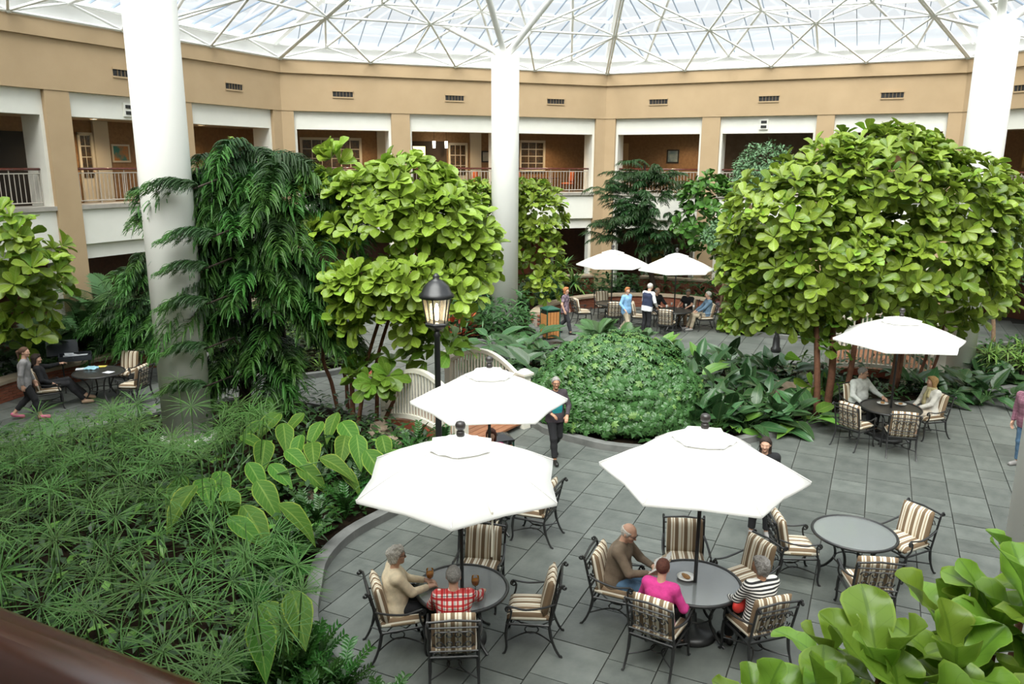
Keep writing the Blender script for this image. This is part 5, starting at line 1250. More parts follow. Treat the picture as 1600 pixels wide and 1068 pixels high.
# --- fig at the left edge
b0 = V(-13.2, 18.9, 0); t = thing('fiddle_leaf_fig', 'fiddle-leaf fig cut off by the left edge above the palms', 'tree', b0, 0, 'fiddle-leaf figs')
bl = [blob(25, 385, 18.6, 52, 42, .9), blob(40, 435, 18.4, 48, 48, .9), blob(5, 450, 18.6, 60, 60, 1.0), blob(60, 470, 18.6, 26, 40, .5), blob(-20, 400, 18.8, 50, 60, .9), blob(40, 520, 18.6, 40, 30, .6)]
crown(t, bl, 160, .42, FIG, nobj=150, seed=8)
trunk(t, [([b0, b0+V(.05, 0, 1.4), D(20, 450, 18.7)], .09, .06)], m_bark)
# --- fig in front of the far right windows
b0 = V(8.6, 31.2, 0); t = thing('fiddle_leaf_fig', 'small dark fiddle-leaf fig beside the far conifer', 'tree', b0, 0, 'fiddle-leaf figs')
crown(t, [blob(1100, 315, 31, 36, 42, 1), blob(1085, 350, 31, 34, 34, .9), blob(1108, 370, 31, 28, 26, .8)], 190, .36, FIGD, (5, 6), nobj=110, seed=9)
trunk(t, [([b0, b0+V(-.1, 0, 1.5), D(1098, 350, 31)], .08, .05)], m_bark)
b0 = V(8.75, 27.1, 0); t = thing('fiddle_leaf_fig', 'low fiddle-leaf fig behind the far kerb, under the left edge of the huge one', 'tree', b0, 0, 'fiddle-leaf figs')
crown(t, [blob(1170, 470, 27, 36, 30, .8), blob(1160, 430, 27, 30, 30, .8), blob(1195, 500, 26.8, 28, 22, .5), blob(1150, 500, 27.1, 20, 18, .4)], 120, .42, FIG[:1]+FIG[2:3], (5, 6), nobj=120, seed=12)
trunk(t, [([b0, b0+V(0, 0, .8), D(1168, 450, 27)], .06, .03)], m_bark)
# --- fig close to the viewer, bottom right: every leaf a part
nearprof = [(0, .03), (.1, .09), (.2, .125), (.32, .16), (.45, .215), (.58, .27), (.7, .305), (.8, .31), (.89, .26), (.96, .15), (1, .03)]
m_fign = leafmat('near_fig_leaf', (.20, .40, .045), (.13, .29, .03), (.26, .46, .06), .28, .28, 6, .9, .05, .12)
NF = [leaf('large_fig_leaf', nearprof, 1, m_fign, f, d, w_, 8, seed=i) for i, (f, d, w_) in enumerate(((.22, .12, .15), (.14, .30, .16), (.30, .05, .13), (.08, .38, .18)))]
b0 = V(2.2, 3.3, 0); t = thing('fiddle_leaf_fig', 'fiddle-leaf fig close to the viewer with very large glossy leaves', 'tree', b0, 0, 'fiddle-leaf figs')
ros = [(1380, 1048, 3.15, 12, .50), (1500, 1050, 3.1, 11, .48), (1190, 1110, 3.0, 8, .36), (1290, 1120, 3.0, 9, .40), (1560, 985, 3.4, 9, .46), (1620, 960, 3.3, 9, .46), (1420, 1130, 2.9, 10, .44), (1540, 1130, 2.9, 10, .46), (1640, 1110, 3.0, 8, .46), (1305, 1020, 3.5, 7, .34), (1610, 885, 3.7, 6, .36), (1480, 960, 3.6, 7, .38)]
rn = random.Random(20); tops = []
for px, py, Y, n, sz in ros:
    p = D(px, py, Y); tops.append(p); a0 = rn.random()*6
    for j in range(n):
        k = j/n; op = math.radians(18+66*k**.8+rn.uniform(-8, 8)); an = a0+j*2.399; dr = V(math.sin(op)*math.cos(an), math.sin(op)*math.sin(an), math.cos(op))
        put('large_leaf', rn.choice(NF[:3] if k < .6 else NF), orient(p-b0-V(0, 0, .12*k)+dr*.02, dr, V(0, 0, 1) if op > .4 else V(-math.cos(an), -math.sin(an), .3), sz*rn.uniform(.62, .92), rn.uniform(-.3, .3)), t)
for i, p in enumerate(tops): trunk(t, [([b0+V((i % 3-1)*.12, (i // 3-1)*.1, 0), b0.lerp(p, .5)+V(0, 0, .4), p-V(0, 0, .35), p], .035, .012)], m_bark, 'stem', 5)
# --- drooping conifers
def frond_mesh(name, L, n, m, m2, seed, sl=.36, rise=.25, drop=.75):
    r = random.Random(seed); mb = MB(); mb.uv = []; st = []
    for i in range(13):
        u = i/12; st.append(V(0, L*(u*.96), L*(rise*math.sin(u*PI*.62)-drop*max(0, u-.18)**1.6)))
    def at(u): k = min(int(u*12), 11); return st[k].lerp(st[k+1], u*12-k)
    def rib(pts, w_, wd):
        b = len(mb.v); k = len(pts)
        for i, p in enumerate(pts):
            q = 1-.55*(i/(k-1))
            mb.v += [tuple(p-wd*w_*q), tuple(p+wd*w_*q)]; mb.uv += [(.3, i/k), (.7, i/k)]
        for i in range(k-1): mb.f.append((b+2*i, b+2*i+1, b+2*i+3, b+2*i+2))
    for i in range(n):
        u = .04+.96*(i+r.random())/n; p = at(u); sd = (-1, 1)[i % 2]; a = r.uniform(-.2, .9); out = V(sd*math.cos(a), .55+.3*u, math.sin(a)*.7).normalized(); s = sl*L**.3*r.uniform(.7, 1.2)*(1-.25*u)
        if u > .9: out = V(sd*.5, 1, r.uniform(-.3, .5)).normalized()
        pts = []; q = p.copy(); d = out.copy()
        for k in range(6): pts.append(q.copy()); q = q+d*s/5; d = (d+V(r.uniform(-.05, .05), r.uniform(-.02, .06), -.40)).normalized()
        w1 = V(r.uniform(-1, 1), r.uniform(-1, 1), r.uniform(-.3, .3)).normalized(); rib(pts, .0115, w1)
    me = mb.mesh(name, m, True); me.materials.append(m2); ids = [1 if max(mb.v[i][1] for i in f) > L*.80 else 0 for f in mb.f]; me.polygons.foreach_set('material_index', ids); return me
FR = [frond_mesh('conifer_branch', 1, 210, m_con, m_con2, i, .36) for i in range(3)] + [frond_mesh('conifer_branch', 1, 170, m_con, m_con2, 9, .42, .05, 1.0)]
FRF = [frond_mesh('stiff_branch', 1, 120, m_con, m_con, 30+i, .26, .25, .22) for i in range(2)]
def conifer(label, b0, blobs, n, size, frs, seed, trunks, group='drooping conifers', axis=None):
    t = thing('conifer', label, 'tree', b0, 0, group); r = random.Random(seed); wts = [b[1]*b[3] for b in blobs]; axis = axis or b0
    for i in range(n):
        c, a, d, h_ = r.choices(blobs, wts)[0]; nv = rnd_dir(r)
        if nv.y > .1 and r.random() < .6: nv.y = -nv.y
        k = r.uniform(.25, .9); p = c+V(nv.x*a*k, nv.y*d*k, nv.z*h_*k); o = V(p.x-axis.x, p.y-axis.y, 0)
        o = (o.normalized() if o.length > .3 else V(nv.x, nv.y, 0))+V(r.uniform(-.5, .5), r.uniform(-.7, .3), 0); o.z = 0; o.normalize(); s = size*r.uniform(.75, 1.2)
        put('branch', r.choice(frs), orient(p-b0-o*s*.45, o+V(0, 0, r.uniform(-.15, .2)), V(0, 0, 1), s, r.uniform(-.3, .3)), t)
    trunk(t, trunks, m_barkd, 'trunk', 8); return t
b0 = G(383, 662); top = D(365, 235, b0.y)
bl = [blob(365, 262, 16.9, 80, 34, 1.0), blob(430, 280, 17, 90, 40, 1.1), blob(330, 330, 16.6, 55, 60, .9), blob(410, 345, 16.8, 80, 60, 1.1), blob(490, 340, 17, 50, 55, .9), blob(345, 420, 16.6, 50, 60, .9), blob(430, 430, 16.8, 70, 60, 1.0), blob(335, 510, 16.5, 40, 60, .8), blob(480, 470, 16.9, 45, 55, .8), blob(525, 520, 17, 28, 40, .6), blob(395, 520, 16.9, 50, 60, .8), blob(350, 590, 16.5, 35, 40, .6), blob(440, 580, 16.9, 35, 45, .7), blob(300, 470, 15.9, 30, 50, .5)]
conifer('big drooping dark conifer with rope-like green fronds beside the thick column', b0, bl, 255, 1.25, FR, 41, [([b0, D(385, 480, b0.y), D(372, 330, b0.y), top], .15, .04), ([b0+V(1.0, .2, 0), D(440, 520, b0.y+.2), D(430, 330, b0.y)], .13, .05)], axis=V(b0.x+.4, b0.y+.4, 0))
cn = bpy.data.objects['conifer']
for px, py, sx, sz in ((300, 300, -1, .95), (318, 425, -1, .80), (322, 480, -1, .85), (320, 550, -1, .75), (318, 610, -1, .8), (330, 375, -1, .9)):
    p = D(px, py, 15.0)
    for q in range(4): put('branch', FR[q % 3], orient(p-b0+V(.05*q, -.03*q, .02*q), V(sx, -.35+.2*q, .22-.05*q), V(0, 0, 1), sz*(1-.1*q)), cn)
    mb = MB(); mb.tube([p-b0, D(px+45, py-18, 16.0)-b0, D(px+75, py+25, 17)-b0], .02, 5); mb.build('bough', m_barkd, cn)
t = thing('fig_shoot', 'pale young shoot standing on top of the drooping conifer', 'plant', top-V(0, 0, .3)); trunk(t, [([top-V(0, 0, .3), top, top+V(0, 0, .15)], .02, .01)], m_barkp, 'stem', 5)
for j in range(10): a = j*2.4; put('leaf', FIG[0], orient(V(0, 0, .25+.02*j), V(math.cos(a), math.sin(a), .7), V(0, 0, 1), .2), t)
b0 = V(-9.6, 21.0, 0)
conifer('drooping conifer half hidden behind the thick column', b0, [blob(225, 440, 20.6, 30, 40, .8), blob(200, 500, 20.6, 38, 45, .8), blob(230, 350, 20.8, 14, 20, .5), blob(228, 310, 20.8, 12, 14, .4), blob(245, 530, 20.6, 25, 30, .6)], 60, 1.0, FR, 42, [([b0, b0+V(0, 0, 2.2), b0+V(.1, 0, 4.6)], .10, .03)])
b0 = V(6.15, 32.9, 0); tp = D(1005, 250, 32.6)
conifer('stiff dark conifer far away behind the two parasols', b0, [blob(1000, 275, 32.4, 52, 24, 1.0), blob(965, 310, 32.2, 48, 28, 1.2), blob(1045, 290, 32.4, 42, 28, 1.1), blob(1010, 330, 32, 60, 36, 1.3), blob(950, 365, 32.2, 40, 24, 1.0), blob(1020, 380, 32.2, 55, 24, 1.1), blob(985, 345, 32, 50, 30, 1.2)], 190, 1.25, FRF, 43, [([b0, D(1005, 350, 32.9), tp], .13, .03)], 'far conifer')
# --- small-leaved ficus trees
ell = [(0, .02), (.25, .2), (.55, .24), (.8, .14), (1, .01)]
ell3 = [(0, .02), (.45, .25), (1, .01)]
SM = [leaf('small_leaf', ell3, 1, m_fic, .2, .2, 0, 2)]
def small_tree(label, b0, blobs, n, size, paths, seed, lv=SM, bark=m_barkp, name='ficus_tree', group=None):
    t = thing(name, label, 'tree', b0, 0, group); r = random.Random(seed); S = Scatter(); wts = [b[1]*b[3] for b in blobs]
    for i in range(n):
        c, a, d, h_ = r.choices(blobs, wts)[0]; nv = rnd_dir(r); k = r.uniform(.6, 1.03); p = c+V(nv.x*a*k, nv.y*d*k, nv.z*h_*k); dr = (nv+rnd_dir(r)*.8+V(0, 0, -.4)).normalized()
        S.add(r.choice(lv), orient(p-b0, dr, nv+V(0, 0, .6), size*r.uniform(.7, 1.3)))
    S.build('foliage', t); trunk(t, paths, bark, 'trunk', 7); return t
b0 = V(8.35, 26.9, 0)
small_tree('round clipped pale-leaved ficus with a twisted trunk', b0, [blob(1192, 258, 26.9, 44, 38, 1.0), blob(1165, 275, 26.8, 24, 24, .6), blob(1212, 275, 26.9, 26, 26, .6)], 2600, .13, [([b0, b0+V(-.15, 0, 1.2), D(1180, 350, 26.9), D(1168, 310, 26.9), D(1190, 270, 26.9)], .10, .05), ([D(1180, 350, 26.9), D(1192, 318, 26.9), D(1205, 275, 26.9)], .06, .03)], 51)
b0 = V(7.6, 27.9, 0); small_tree('low pale-leaved ficus below the clipped round one', b0, [blob(1145, 352, 27.8, 40, 18, .8), blob(1120, 365, 27.8, 26, 14, .6)], 900, .13, [([b0, b0+V(0, 0, 1.5), D(1150, 360, 27.8)], .07, .03)], 52)
b0 = G(1552, 530); small_tree('small-leaved tree with forked pale trunk at the right edge', b0, [blob(1595, 320, b0.y, 34, 40, 1.0), blob(1590, 385, b0.y, 28, 40, .9), blob(1620, 350, b0.y, 40, 60, 1.0)], 2200, .14, [([b0, D(1550, 480, b0.y), D(1530, 430, b0.y), D(1560, 370, b0.y)], .07, .04), ([D(1550, 490, b0.y), D(1572, 445, b0.y), D(1590, 380, b0.y)], .06, .03)], 53)
# --- round schefflera bush
r = random.Random(60)
def whorl(name, m, n=7, L=1.0, op=70, prof=ell3):
    mb = MB(); mb.uv = []; base = leaf('tmp', prof, L, m, .15, .25, 0, 2); vs = [v.co.copy() for v in base.vertices]; k = len(vs); uvs = [None]*k
    for lp_ in base.loops: uvs[lp_.vertex_index] = tuple(base.uv_layers[0].data[lp_.index].uv)
    fs = [tuple(p.vertices) for p in base.polygons]
    for j in range(n):
        a = 2*PI*j/n+.2*(j % 2); o = math.radians(op); dr = V(math.sin(o)*math.cos(a), math.sin(o)*math.sin(a), math.cos(o)); M = orient(V(0, 0, 0), dr, V(0, 0, 1)); b = len(mb.v)
        mb.v += [tuple(M@v) for v in vs]; mb.uv += uvs; mb.f += [tuple(b+i for i in f) for f in fs]
    bpy.data.meshes.remove(base); return mb.mesh(name, m, True)
WH = [whorl('schefflera_whorl', m_sch, 8, 1, 96), whorl('schefflera_whorl', m_sch, 7, 1, 110), whorl('schefflera_young_whorl', m_schy, 7, .8, 92)]
bc = V(2.42, 17.3, 0); t = thing('schefflera_bush', 'large round schefflera bush with small glossy palmate leaves', 'shrub', bc); S = Scatter()
for i in range(7000):
    nv = rnd_dir(r); nv.z = abs(nv.z) if r.random() < .85 else nv.z*.3
    if nv.y > .4 and r.random() < .5: nv.y = -nv.y
    q = 1+.10*mnoise.noise(nv*3.1)+.05*mnoise.noise(nv*7); k = r.uniform(.90, 1.02)*q; p = V(nv.x*1.98*k, nv.y*1.7*k, .25+nv.z*1.78*k)
    if p.z < .12: continue
    S.add(WH[2] if r.random() < .06+.5*max(0, nv.z-.5) else WH[i % 2], orient(p, nv.orthogonal(), nv+V(0, 0, .5)+rnd_dir(r)*.35, r.uniform(.085, .145)))
S.build('foliage', t)
mb = MB()
for i in range(14): a = i*2.4; mb.tube([(.3*math.cos(a), .3*math.sin(a), 0), (.9*math.cos(a), .9*math.sin(a), .7), (1.4*math.cos(a), 1.3*math.sin(a), 1.1)], .025, 5)
mb.build('stem', m_barkd, t)
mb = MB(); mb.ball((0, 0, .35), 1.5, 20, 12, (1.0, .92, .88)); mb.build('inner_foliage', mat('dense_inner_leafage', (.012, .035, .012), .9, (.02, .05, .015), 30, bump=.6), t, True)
# --- papyrus in the big front bed
def papy(name, seed, n=24):
    r = random.Random(seed); mb = MB(); mb.uv = []
    def rib(pts, wd, w_):
        b = len(mb.v); k = len(pts); c = (0, .6, 1, .8, .05)
        for i, p in enumerate(pts):
            mb.v += [tuple(p-wd*w_*c[i]), tuple(p+V(0, 0, -w_*.5*c[i])), tuple(p+wd*w_*c[i])]; mb.uv += [(.2, i/4), (.5, i/4), (.8, i/4)]
        for i in range(k-1):
            for j in (0, 1): a = b+3*i+j; mb.f.append((a, a+1, a+4, a+3))
    for j in range(n):
        a = 2*PI*j/n+r.uniform(-.15, .15); el = r.uniform(-.12, .48); s = r.uniform(.8, 1.1); pts = []; q = V(0, 0, 0); d = V(math.cos(a)*math.cos(el), math.sin(a)*math.cos(el), math.sin(el))
        for k in range(5): pts.append(q.copy()); q = q+d*s/4; d = (d+V(0, 0, -.13)).normalized()
        rib(pts, V(-math.sin(a), math.cos(a), 0), .0175)
    return mb.mesh(name, m_pap, True)
PAP = [papy('papyrus_head', i, 17+3*i) for i in range(4)]
me_pst = cylmesh('papyrus_stalk', m_stem, 5)
region = [(-40, 690), (60, 672), (150, 650), (215, 625), (240, 690), (330, 695), (345, 640), (420, 640), (430, 668), (345, 690), (300, 740), (380, 790), (430, 830), (490, 880), (500, 930), (455, 960), (440, 1030), (330, 1075), (200, 1030), (90, 960), (-40, 930)]
rr = random.Random(70); heads = []; tries = 0
while tries < 6000 and len(heads) < 300:
    tries += 1; px, py = rr.uniform(-40, 510), rr.uniform(605, 1080)
    if not inside((px, py), region): continue
    z = rr.uniform(.55, 1.6); p = G(px, py, z); sp = .37 if p.y > 11 else .52
    if any((p-q).length < sp for q in heads): continue
    heads.append(p)
cells = {}
ROWN = ['along the handrail', 'in the middle of the front bed', 'at the back of the front bed']
hs = sorted(heads, key=lambda p: p.y)
for i in range(3):
    row = sorted(hs[i*len(hs)//3:(i+1)*len(hs)//3], key=lambda p: p.x/p.y)
    for j in range(4): cells[(i, j)] = row[j*len(row)//4:(j+1)*len(row)//4]
# single tall heads against the column and the path
cells['column'] = [D(278, 598, 13.4), D(300, 640, 13.2)]
cells['path'] = [D(60, 655, 13.6), D(85, 668, 13.4), D(40, 680, 13.2)]
for ky, ps in cells.items():
    cx_, cy_ = sum(p.x for p in ps)/len(ps), sum(p.y for p in ps)/len(ps)
    lb = {'column': 'tall papyrus stems standing up in front of the thick column', 'path': 'loose papyrus stems reaching over the paved path at the left edge'}.get(ky) or f'{ordinal(ky[1])} papyrus clump from the left edge {ROWN[ky[0]]}'
    t = thing('papyrus_clump', lb, 'plant', (cx_, cy_, .05), 0, 'papyrus clumps in the front bed')
    for p in ps:
        q = p-t.location; ft_ = V(q.x*.72+rr.uniform(-.1, .1), q.y*.72+rr.uniform(-.1, .1), 0); d = q-ft_
        st = obj('stalk', me_pst, t, ft_, d.to_track_quat('Z', 'Y').to_euler(), (.008, .008, d.length))
        put('papyrus_head', rr.choice(PAP), orient(q, V(math.cos(rr.random()*6), math.sin(rr.random()*6), 0), d.normalized()+V(rr.uniform(-.25, .25), -.25+rr.uniform(-.2, .2), 0), rr.uniform(.30, .52)), t)
# --- elephant ears
earprof = [(-.22, .04), (-.12, .16), (0, .24), (.15, .285), (.35, .27), (.58, .20), (.8, .10), (1, .005)]
EAR = [leaf('elephant_ear', earprof, 1, m_ear, f, d, .03, 6, seed=i) for i, (f, d) in enumerate(((.10, .18), (.16, .30), (.22, .22)))]
es = [(408, 668), (432, 655), (385, 690), (415, 700), (470, 690), (445, 672), (500, 668), (525, 655), (490, 700), (512, 722), (455, 712), (430, 735), (475, 735), (395, 735), (345, 748), (320, 760), (300, 775), (285, 760), (360, 775), (410, 765), (450, 800), (540, 690), (560, 690), (600, 690), (580, 715), (535, 740), (390, 805), (370, 820), (355, 790), (470, 655), (540, 668), (620, 712), (425, 960), (408, 985), (465, 940)]
plants = [('elephant ear plant with pale-veined leaves under the fig stems', (-3.6, 14.6), []), ('elephant ear plant with pale-veined leaves in the middle of the papyrus', (-5.2, 12.4), []), ('elephant ear plant low among the dark shrubs near the kerb', (-3.6, 9.6), [])]
for px, py in es:
    z = rr.uniform(.75, 1.05); p = G(px, py, z); i = min(range(3), key=lambda k: (V(*plants[k][1], 0)-V(p.x, p.y, 0)).length); plants[i][2].append(p)
for lb, (x, y), ps in plants:
    t = thing('elephant_ear', lb, 'plant', (x, y, .05), 0, 'elephant ears'); stm = MB()
    for p in ps:
        q = p-t.location; dr = V(q.x*.5+rr.uniform(-.3, .5), q.y*.3-rr.uniform(.2, .9), 0).normalized()+V(0, 0, -rr.uniform(.25, .8)); s = rr.uniform(.50, .68)
        put('leaf', rr.choice(EAR), orient(q, dr, V(0, 0, 1)+V(0, -.3, 0), s, rr.uniform(-.3, .3)), t); stm.tube(catmull([(q.x*.15, q.y*.15, 0), (q.x*.6, q.y*.6, q.z*.7), q], 3), [.016]*4+[.009]*3, 5)
    stm.build('leaf_stalks', m_stem, t)['kind'] = 'stuff'
# --- glossy dark low shrubs (paired leaflets on arching stems)
def zz(name, seed, n=11):
    r = random.Random(seed); mb = MB(); mb.uv = []; st = [V(0, u*.75, .75*(1.05*u-.62*u*u)) for u in [i/8 for i in range(9)]]
    base = [(0, .03), (.3, .2), (.6, .2), (1, .01)]
    def at(u): k = min(int(u*8), 7); return st[k].lerp(st[k+1], u*8-k)
    for i in range(n):
        u = .22+.78*i/(n-1); p = at(u)
        for sd in (-1, 1):
            dr = V(sd, .55, .25+r.uniform(-.15, .2)).normalized(); M = orient(p, dr, V(0, -.3, 1), .13*r.uniform(.8, 1.1)); b = len(mb.v)
            for v, w_ in base:
                for c in (-1, 0, 1): mb.v.append(tuple(M@V(c*w_, v, .18*abs(c)*w_*2-.1*v*v))); mb.uv.append(((c+1)/2, v))
            for k in range(3):
                for c in (0, 1): a = b+3*k+c; mb.f.append((a, a+1, a+4, a+3))
    b = len(mb.v); mb.tube(st, .009, 4); mb.uv += [(.5, .5)]*(len(mb.v)-b)
    return mb.mesh(name, m_zz, True)
ZZ = [zz('shrub_frond', i, 10+i) for i in range(3)]
zs = [(520, 690), (560, 720), (500, 760), (540, 790), (480, 800), (470, 850), (500, 830), (450, 880), (440, 930), (470, 960), (560, 700), (600, 720), (640, 700), (690, 690), (730, 690), (430, 1000), (470, 1040), (520, 1030), (560, 1040), (545, 1060), (500, 1075), (600, 1075), (440, 760), (500, 730), (520, 850), (490, 895), (480, 910), (590, 755), (560, 760), (540, 820), (575, 775), (610, 745), (660, 715), (400, 1050), (450, 1065)]
near_k = [(-3.15, 9.35), (-3.0, 8.6), (-2.6, 7.9), (-2.0, 7.25), (-1.35, 6.9), (-.7, 6.6), (-1.1, 6.4), (-1.9, 6.85), (-2.7, 7.5)]
SHR = []
for i, (px, py) in enumerate(zs+near_k):
    p = G(px, py, .35) if i < len(zs) else V(px, py, 0); p.z = .06
    if i < len(zs) and not all(inside((p.x+dx, p.y+dy), SP['A']) for dx, dy in ((.35, 0), (0, .3), (.3, -.3))): p = V(p.x-.45, p.y+.1, .06)
    low = i >= len(zs)
    t = thing('glossy_shrub', 'low shrub with glossy paired leaves spilling over the front kerb' if low else 'low shrub with glossy dark paired leaves beside the front kerb', 'shrub', p, 0, 'glossy shrubs spilling at the kerb' if low else 'glossy low shrubs by the front kerb')
    SHR.append(t)
    for j in range(14): a = j*2.4+rr.random(); put('frond', rr.choice(ZZ), orient(V(0, 0, 0), V(math.cos(a), math.sin(a), rr.uniform(.1, 1.3)), V(0, 0, 1), rr.uniform(.5, .82)), t)
rank_labels(SHR[:len(zs)], lambda o: o.location.x, ['away from the kerb', 'between papyrus and kerb', 'next to the kerb'], lambda o: -o.location.y, 'glossy dark shrub {1}, {0} from the footbridge')
rank_labels(SHR[len(zs):], lambda o: 0, [''], lambda o: -o.location.y, 'glossy shrub spilling onto the patio kerb, {0} from the cream-sweater sitter{1}')
# --- broad-leaved plants of the middle bed
philprof = [(0, .05), (.12, .17), (.3, .22), (.55, .20), (.8, .11), (1, .005)]
PH = [leaf('broad_leaf', philprof, 1, m_phil, f, d, .03, 4, seed=i) for i, (f, d) in enumerate(((.12, .25), (.2, .15), (.1, .4)))]; PB = [leaf('broad_leaf', philprof, 1, m_philb, .15, .25, .04, 4, seed=4)]
RO = []
def rosette(label, p, n, size, lv, lo=30, hi=80, cat='plant', name='broad_leaved_plant', group=None, stalk=True, hgt=.35, r=rr):
    t = thing(name, label, cat, (p.x, p.y, .06), 0, group); mb = MB()
    for j in range(n):
        a = j*2.399+r.uniform(-.4, .4); op = math.radians(r.uniform(lo, hi)); dr = V(math.sin(op)*math.cos(a), math.sin(op)*math.sin(a), math.cos(op)); b = dr*hgt*r.uniform(.5, 1.1)
        if b.z < .03: b.z = .03
        dl = (dr+V(0, 0, -.45)).normalized(); put('leaf', r.choice(lv), orient(b, dl, V(0, -.25, 1), size*r.uniform(.7, 1.15), r.uniform(-.3, .3)), t)
        if stalk: mb.tube([V(0, 0, 0), b*.5+V(0, 0, .04), b], .011, 4)
    if stalk: mb.build('leaf_stalks', m_stem, t)['kind'] = 'stuff'
    RO.append(t); return t
pl = [(1110, 575), (1140, 560), (1170, 570), (1205, 575), (1080, 590), (1120, 600), (1160, 600), (1200, 610), (1235, 640), (1140, 640), (1110, 645), (1180, 640), (1262, 640), (1212, 645), (1170, 650), (1122, 655), (1090, 565), (1060, 555), (1240, 600), (1230, 570), (1290, 615), (1088, 648)]
PH_LB = 'dark broad-leaved plant in the bed between the round bush and the big fig'
for i, (px, py) in enumerate(pl): rosette(PH_LB, G(px, py, .35), 13, .66, PH if i % 4 else PH+PB, 12, 72, hgt=.5, group='broad-leaved plants right of the round bush')
rank_labels(RO, lambda o: o.location.y, ['front', 'middle', 'back'], lambda o: o.location.x, 'dark broad-leaved plant, {0} from the round bush in the {1} row')
rosette('bright green broad-leaved plant at the kerb under the dark ones', G(1150, 660, .25), 10, .42, PB)
rosette('bright green broad-leaved plant behind the round bush', G(1030, 535, .5), 9, .7, PB, 15, 50)
RO.clear()
pl = [(800, 515), (835, 520), (790, 540), (815, 545), (845, 550), (780, 560), (810, 565), (840, 580), (770, 530), (755, 555), (800, 590), (825, 600), (860, 560)]
for px, py in pl: rosette('grey-green broad-leaved plant at the foot of the middle column', G(px, py, .35), 10, .75, PH, group='broad-leaved plants by the middle column', hgt=.5)
rank_labels(RO, lambda o: o.location.y, ['front', 'back'], lambda o: o.location.x, 'grey-green broad-leaved plant below the middle column, {0} from the left in the {1} row'); RO.clear()
pl = [(1500, 560), (1530, 570), (1560, 575), (1590, 580), (1480, 600), (1520, 595), (1450, 600), (1545, 600), (1460, 575), (1500, 590), (1580, 600), (1425, 590)]
for px, py in pl: rosette('dark broad-leaved plant along the kerb beside the right-hand column', G(px, py, .35), 12, .64, PH, 15, 75, group='broad-leaved plants by the right-hand column')
rank_labels(RO, lambda o: o.location.y, ['front', 'back'], lambda o: o.location.x, 'dark broad-leaved plant near the right-hand column, {0} from the left in the {1} row')
strap = [(0, .02), (.25, .06), (.6, .055), (1, .004)]
ST = [leaf('strap_leaf', strap, 1, m_dra, .1, .35, 0, 2, seed=1), leaf('strap_leaf', strap, 1, m_dra, .1, .6, 0, 2, seed=2)]; STD = [leaf('strap_leaf', strap, 1, m_drad, .1, .45, 0, 2, seed=3)]; STP = [leaf('strap_leaf', strap, 1, m_pinkl, .1, .3, 0, 2, seed=4)]
SPK = []
def spiky(label, p, stems, lv, size, zt, group=None, n=16, r=rr, name='dracaena'):
    t = thing(name, label, 'plant', (p.x, p.y, .05), 0, group); mb = MB()
    for k in range(stems):
        a = r.random()*6; o = V(math.cos(a), math.sin(a), 0)*r.uniform(0, .35)*(stems > 1); z = zt*r.uniform(.55, 1.1); mb.tube([o*.4, o+V(0, 0, z)], .02, 5)
        for j in range(n):
            an = j*2.4; op = math.radians(r.uniform(10, 95)); dr = V(math.sin(op)*math.cos(an), math.sin(op)*math.sin(an), math.cos(op)); put('leaf', r.choice(lv), orient(o+V(0, 0, z-.12*j/n), dr, V(0, 0, 1) if op > .3 else V(math.cos(an), math.sin(an), 0), size*r.uniform(.7, 1.1)), t)
    mb.build('stem', m_barkd, t); SPK.append(t); return t
for i, (px, py, z) in enumerate(((1545, 535, .9), (1575, 545, .8), (1595, 530, 1.0), (1560, 560, .5), (1600, 560, .6))): spiky('bright yellow-green dracaena at the right edge', G(px, py, z), 4, ST, .45, z, 'dracaenas at the right edge', 14)
rank_labels(SPK, lambda o: 0, ['right edge'], lambda o: o.location.x, 'bright yellow-green dracaena by the {1}, {0} from the column'); SPK.clear()
spiky('pink-leaved cordyline behind the far kerb', V(10.3, 26.35, 0), 6, STP, .75, .95, None, 20)
for i, (px, py, z, lb) in enumerate(( (1130, 462, 1.0, 'orange-pink cordyline behind the person in denim'),)): spiky(lb, G(px, py, z), 3, STP, .7, z, None, 18)
SPK.clear()
for px, py in ((470, 570), (500, 575), (525, 570), (450, 580), (545, 565), (425, 585)): spiky('striped pale-green dracaena in the bed behind the drooping conifer', G(px, py, .15), 1, ST, .42, .15, 'dracaenas behind the drooping conifer', 18)
rank_labels(SPK, lambda o: 0, ['conifer'], lambda o: o.location.x, 'pale striped dracaena behind the drooping {1}, {0} from the left'); SPK.clear()
for px, py, z in ((880, 400, 1.9), (868, 415, 1.6), (895, 420, 1.5)): spiky('tall dark dracaena against the far wall beside the far parasol', D(px, py, 32.6), 1, STD+ST, .9, D(px, py, 32.6).z, 'tall far dracaenas', 26)
rank_labels(SPK, lambda o: 0, ['far wall'], lambda o: o.location.x, 'tall dark dracaena against the {1}, {0} from the middle column')
